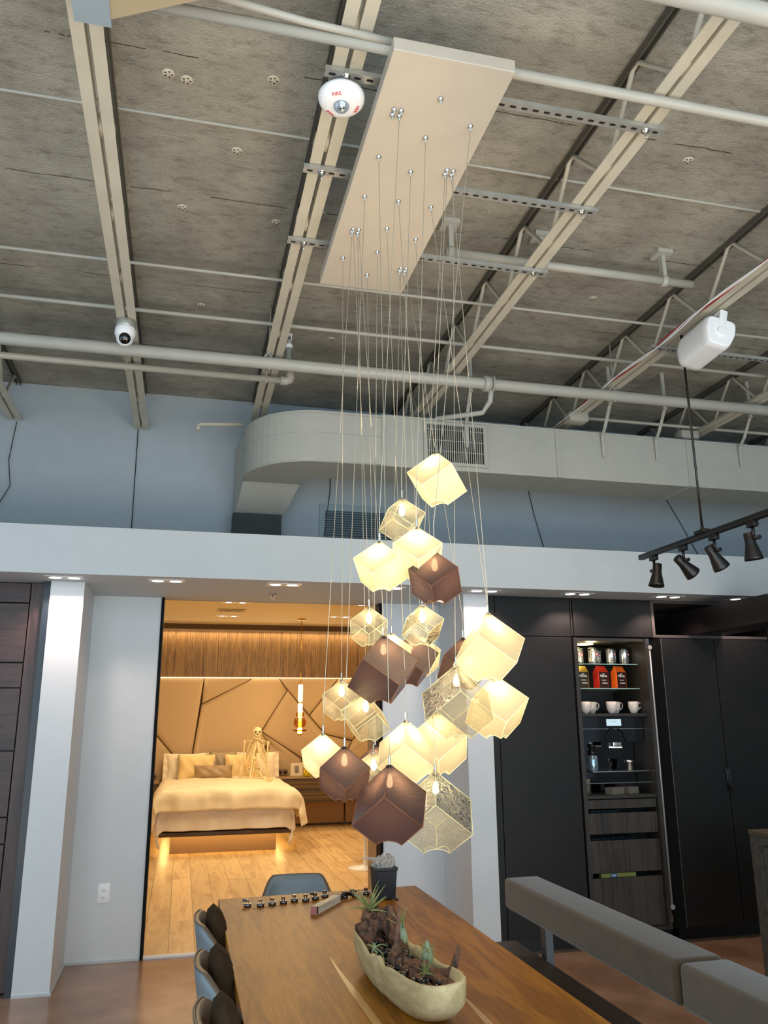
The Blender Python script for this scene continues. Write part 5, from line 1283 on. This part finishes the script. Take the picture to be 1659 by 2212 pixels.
def hand(w, spread, ln, dyy, nm='hand'):
    mb = MB(); w = Vector(w)
    mb.ball(w+Vector((0,0,-.01)), (.02,.012,.014), 10, 8)
    for k in range(5):
        o = (k-2)*spread; l = ln*(.72 if k == (4 if spread > 0 else 0) else (1, .96, 1, .93, .7)[k])
        p0 = w+Vector((o*.35, 0, -.018)); p1 = w+Vector((o*.9, dyy*.3, -.018-l*.45)); p2 = w+Vector((o, dyy*.7, -.018-l*.75)); p3 = w+Vector((o*.95, dyy, -.018-l))
        for q0, q1 in ((p0, p1), (p1, p2), (p2, p3)): bone(mb, q0, q1, .0034, 1.45)
    mb.build(nm, BONE, SK)
arm(S(390,625,.01), S(355,1120,.0), S(305,1400,-.06), 'r'); hand(S(300,1410,-.06), .016, .115, -.02)
arm(S(1080,660,.01), S(1045,1190,.02), S(1070,1560,.0), 'l'); hand(S(1075,1560,0), .012, .055, -.03)
# pelvis
mb = MB()
def iliac(side):
    def f(u, v):
        a_ = u*2*PI; 
        return (side*(.03+.055*v)+.0, .03*math.cos(a_)*(1-v*.3)-.02*v+.01, .02+.085*v*(.9+.1*math.sin(a_))+.03*math.sin(a_)*.4)
    return f
for side in (-1, 1):
    mb.tube([S(690+side*30,1400,.03), S(690+side*110,1370,.02), S(690+side*180,1360,-.01), S(690+side*200,1430,-.03), S(690+side*150,1530,-.03), S(690+side*90,1600,-.04), S(690+side*10,1610,-.05)], [.010,.014,.010,.011,.016,.012,.008], 8)
    mb.add([S(690+side*25,1400,.035), S(690+side*120,1350,.035), S(690+side*200,1380,.0), S(690+side*180,1480,-.01), S(690+side*80,1520,.02), S(690+side*27,1400,.041), S(690+side*122,1350,.041), S(690+side*205,1380,.006), S(690+side*185,1480,-.004), S(690+side*80,1520,.026)],
           [(0,1,2,3,4),(5,6,7,8,9),(0,1,6,5),(1,2,7,6),(2,3,8,7),(3,4,9,8),(4,0,5,9)])
mb.tube([S(685,1380,.03), S(680,1480,.04), S(675,1560,.02)], [.022,.018,.008], 10)
mb.build('pelvis', BONE, SK)
# right leg: knee raised toward the camera, foot on the duvet; left leg lies forward
mb = MB(); bone(mb, S(560,1500,-.05), S(600,1060,-.36), .0125); mb.build('thigh', BONE, SK)
mb = MB(); bone(mb, S(575,1080,-.37), S(490,1680,-.46), .0095, 1.9); bone(mb, S(640,1150,-.36), S(545,1640,-.44), .005, 1.7); mb.ball(S(570,1060,-.385), (.018,.014,.02), 10, 8); mb.ball(S(650,1070,-.37), (.016,.014,.018), 10, 8); mb.build('shin', BONE, SK)
mb = MB(); mb.ball(S(480,1710,-.47), (.02,.028,.014), 10, 8); 
for k in range(5): bone(mb, S(450+k*22,1720,-.49), S(425+k*30,1760,-.56), .004, 1.4)
mb.build('foot', BONE, SK)
mb = MB(); bone(mb, S(860,1560,-.05), S(935,1640,-.42), .0125); mb.build('thigh', BONE, SK)
mb = MB(); bone(mb, S(935,1640,-.44), S(950,1700,-.80), .0095); bone(mb, S(965,1640,-.44), S(985,1700,-.80), .005); mb.build('shin', BONE, SK)
mb = MB(); mb.ball(S(960,1700,-.83), (.024,.02,.02), 10, 8)
for k in range(5): bone(mb, S(925+k*27,1690,-.84), S(905+k*38,1580,-.85), .0048, 1.5)
mb.build('foot', BONE, SK)

# bedside units
SDB = mat('bedside_brown', '4e3f2b', .45); GOLD = mat('gold_line', 'c79a4a', .3, metal=.8); TOPM = mat('bedside_top', '8f7553', .45)
t = thing('bedside_dresser', 'long floating bedside drawer unit with thin gold outlines, right of the bed', 'drawer unit', (2.9, 13.3, .40))
MB().box(1.50, 4.6, 13.0, 13.49, .40, .745).build('carcass', SDB, t, world=True)
MB().box(1.48, 4.62, 12.98, 13.5, .745, .762).build('top', TOPM, t, world=True)
for x0, x1 in ((1.52, 2.55), (2.57, 3.6), (3.62, 4.58)):
    for z0, z1 in ((.42, .575), (.585, .735)):
        dr = MB().box(x0, x1, 12.985, 13.0, z0, z1).build('drawer', SDB, t, world=True)
        mb = MB(); y0 = 12.982; g = .006; a_, b_, c_, d_ = x0+.14, x1-.14, z0+.045, z1-.045
        mb.box(a_-1.5*0, b_, y0-.001, 12.985, c_, c_+g); mb.box(a_, b_, y0-.001, 12.985, d_-g, d_); mb.box(a_, a_+g, y0-.001, 12.985, c_, d_); mb.box(b_-g, b_, y0-.001, 12.985, c_, d_)
        h = mb.build('gold_inlay', GOLD, t, world=True)
t = thing('bedside_shelf', 'short floating bedside unit with gold line left of the bed', 'drawer unit', (-.8, 13.3, .40))
MB().box(-1.4, -.30, 13.0, 13.49, .40, .72).build('carcass', SDB, t, world=True); MB().box(-1.4, -.28, 12.98, 13.5, .72, .74).build('top', TOPM, t, world=True)
MB().box(-1.3, -.34, 12.995, 13.0, .60, .606).box(-1.3, -.34, 12.995, 13.0, .50, .506).build('gold_inlay', GOLD, t, world=True)
def wsock(x, z, n, lab):
    t = thing('wall_socket', lab, 'socket', (x, 13.43, z))
    MB().rbox(-.04*n, .04*n, 0, .012, -.042, .042, .004).build('plate', mat('sock_plate', '7a6246', .4), t)
    for k in range(n): MB().lathe([(0,-.0),(.026,0),(.028,.006),(.0,.006)], 18, M=Matrix.Translation((-.04*(n-1)+k*.08, -.003, 0)) @ Matrix.Rotation(-PI/2, 4, 'X')).build('round_socket', M['black'], t)
wsock(1.605, .825, 2, 'double dark round wall socket right of the skeleton'); wsock(-.37, .80, 1, 'single dark round wall socket at the left of the bed')
t = thing('picture_frame', 'small white-matted framed photograph standing on the bedside unit', 'picture frame', (1.81, 13.30, .7625))
MB().box(-.105, .105, -.01, .01, 0, .215).build('frame', mat('frame_gold', 'b69a66', .4), t)
MB().box(-.095, .095, -.0115, -.01, .01, .205).build('mat_board', mat('mat_board', 'e8dcc2', .6), t)
p = MB().box(-.035, .035, -.013, -.0115, .05, .16).build('print', mat('print_grey', '8f8676', .5), t)
mb = MB(); mb.ball((0,-.0135,.075), (.010,.001,.008), 10, 6); mb.build('print_figure', M['black'], p)
t = thing('knobbly_vase', 'small yellow knobbly glass vase beside the framed picture', 'vase', (1.965, 13.18, .7625))
mb = MB(); rr = random.Random(3)
for k in range(22):
    z = .03+.03*(k//6); a_ = (k % 6)*PI/3+(k//6)*.5; r = (.042,.045,.035,.02)[min(3, k//6)]
    mb.ball((r*math.cos(a_), r*math.sin(a_), z), .026, 10, 8)
mb.build('vase_body', mat('yellow_glass', 'b8a010', .15, emit='c8a800', estr=.12), t)
t = thing('branch_vase', 'tall vase of thin budding branches on the bedside unit, behind the pendants', 'vase', (2.36, 13.15, .7625))
MB().lathe([(0,0),(.04,0),(.055,.06),(.045,.16),(.02,.22),(.024,.24)], 20).build('vase_body', mat('amber_vase', '8a5c2a', .2), t)
rr = random.Random(8); mb = MB(); bd = MB()
for k in range(11):
    a_ = rr.uniform(-1.1, 1.1); L_ = rr.uniform(.35, .62); x = 0; z = .22; pts = []
    for s in range(7):
        pts.append((x, rr.uniform(-.01,.01), z)); x += math.sin(a_)*L_/6; z += math.cos(a_)*L_/6; a_ += rr.uniform(-.12,.12)
        if s > 2: bd.ball(pts[-1], (.006,.006,.008), 6, 4)
    mb.tube(pts, [.0035*(1-s/9) for s in range(7)], 5)
mb.build('branch', mat('twig', '4a3018', .7), t); bd.build('bud', mat('bud', 'c8963c', .5), t)
# bedroom pendant lamp
t = thing('bedside_pendant', 'slim brass pendant of stacked lit tubes and amber glass over the bedside', 'pendant lamp', (1.752, 12.6, 1.40))
BR = mat('brass', 'b8862f', .25, metal=1); TUBE = emis('tube_glow', (1, .80, .42), 9)
MB().lathe([(0,1.745),(.065,1.745),(.065,1.76),(0,1.76)], 24).build('ceiling_rose', BR, t)
MB().tube([(0,0,.78),(0,0,1.745)], .0055, 8).build('stem', BR, t)
mb = MB()
for z in (.75, .47, 0.0): mb.lathe([(0,z),(.022,z),(.030,z+.008),(.030,z+.016),(.018,z+.028),(0,z+.028)], 20)
mb.build('brass_collar', BR, t)
for z0, z1 in ((.50, .75), (.26, .47), (.03, .10)): MB().lathe([(0,z0),(.030,z0),(.034,z0+.006),(.034,z1-.006),(.03,z1),(0,z1)], 24).build('light_tube', TUBE, t)
MB().lathe([(.028,.10),(.028,.26)], 20).build('light_tube', emis('tube_amber', (1, .62, .12), 4), t)
AG = thin_glass('amber_glass', (.78, .42, .12), .12)
MB().lathe([(.036,.115),(.075,.13),(.092,.165),(.092,.215),(.075,.25),(.036,.262)], 32).build('glass_drum', AG, t)
MB().lathe([(.036,.268),(.058,.275),(.062,.31),(.056,.335),(.036,.342)], 32).build('glass_ring', AG, t)
MB().lathe([(.034,.062),(.08,.066),(.118,.082),(.08,.058),(.034,.052)], 32).build('glass_dish', AG, t)
li = bpy.data.lights.new('pendant_glow', 'POINT'); li.energy = 14; li.color = (1, .66, .28); li.shadow_soft_size = .05
lo = bpy.data.objects.new('pendant_glow', li); COL.objects.link(lo); lo.location = (1.752, 12.45, 1.85)
# bedroom ceiling bits
for (x, y, l) in ((.62, 10.92, 'nearest twin downlight in the bedroom ceiling'), (.60, 12.40, 'twin downlight in the bedroom ceiling beyond the air vent'), (2.28, 12.2, 'twin downlight in the bedroom ceiling right of the brass pendant rose'), (2.42, 10.85, 'twin downlight in the bedroom ceiling near the right jamb')):
    downlight(x, y, 3.16, l, 'twin downlights in the bedroom ceiling', w=.36)
t = thing('ceiling_vent', 'small slotted air vent in the bedroom ceiling', 'vent', (.61, 11.72, 3.155))
MB().box(-.20, .20, -.13, .13, -.004, 0).build('frame', mat('vent_frame', 'b8a27c', .5), t)
mb = MB()
for k in range(10): mb.box(-.165+k*.034, -.15+k*.034, -.10, .10, -.006, -.004)
mb.build('slot', mat('vent_dark', '57482e', .7), t)
t = thing('pedestal_table', 'white round pedestal base on the bedroom floor beside the right jamb', 'side table', (2.10, 9.55, 0))
MB().lathe([(0,.0),(.19,0),(.19,.008),(.05,.02),(.022,.04),(.02,.42)], 36).build('pedestal', M['plastic_w'], t)
MB().lathe([(0,.42),(.12,.42),(.12,.435),(0,.435)], 30).build('top', M['plastic_w'], t)

# ------------------------------------------------------------------ lights
area('bedroom_fill', (1.2, 10.2, 3.1), (0, 0, 0), 2.6, 3.4, 125, (1, .78, .48))
area('bench_warm_fill', (2.4, 3.5, 3.8), (0, 0, 0), .9, 2.0, 15, (1, .74, .46))  # added warm fill for the bench tops and floor, no fixture hangs here
area('chandelier_up_fill', (.88, 3.3, 2.95), (math.radians(160), 0, 0), .5, .8, 5, (1, .76, .48))  # added unseen fill above the cubes, standing in for their upward light
area('window_light', (1.0, -2.6, 2.2), (math.radians(84), 0, 0), 9, 3.6, 290, (.60, .82, 1.0))
area('floor_bounce', (1.2, -.6, .25), (math.radians(180-14), 0, 0), 7, 2.4, 330, (1, .91, .78))
li = bpy.data.lights.new('chandelier_glow', 'POINT'); li.energy = 7; li.color = (1, .70, .36); li.shadow_soft_size = .3
lo = bpy.data.objects.new('chandelier_glow', li); COL.objects.link(lo); lo.location = (.95, 3.25, 2.25)
area('bounce_left', (-3.6, 2.5, 2.2), (0, math.radians(-90), 0), 3.2, 4.5, 50, (.66, .82, 1.0))
w = bpy.data.worlds.new('world'); sc.world = w; w.use_nodes = True
w.node_tree.nodes['Background'].inputs[0].default_value = (.55, .68, .82, 1); w.node_tree.nodes['Background'].inputs[1].default_value = .5
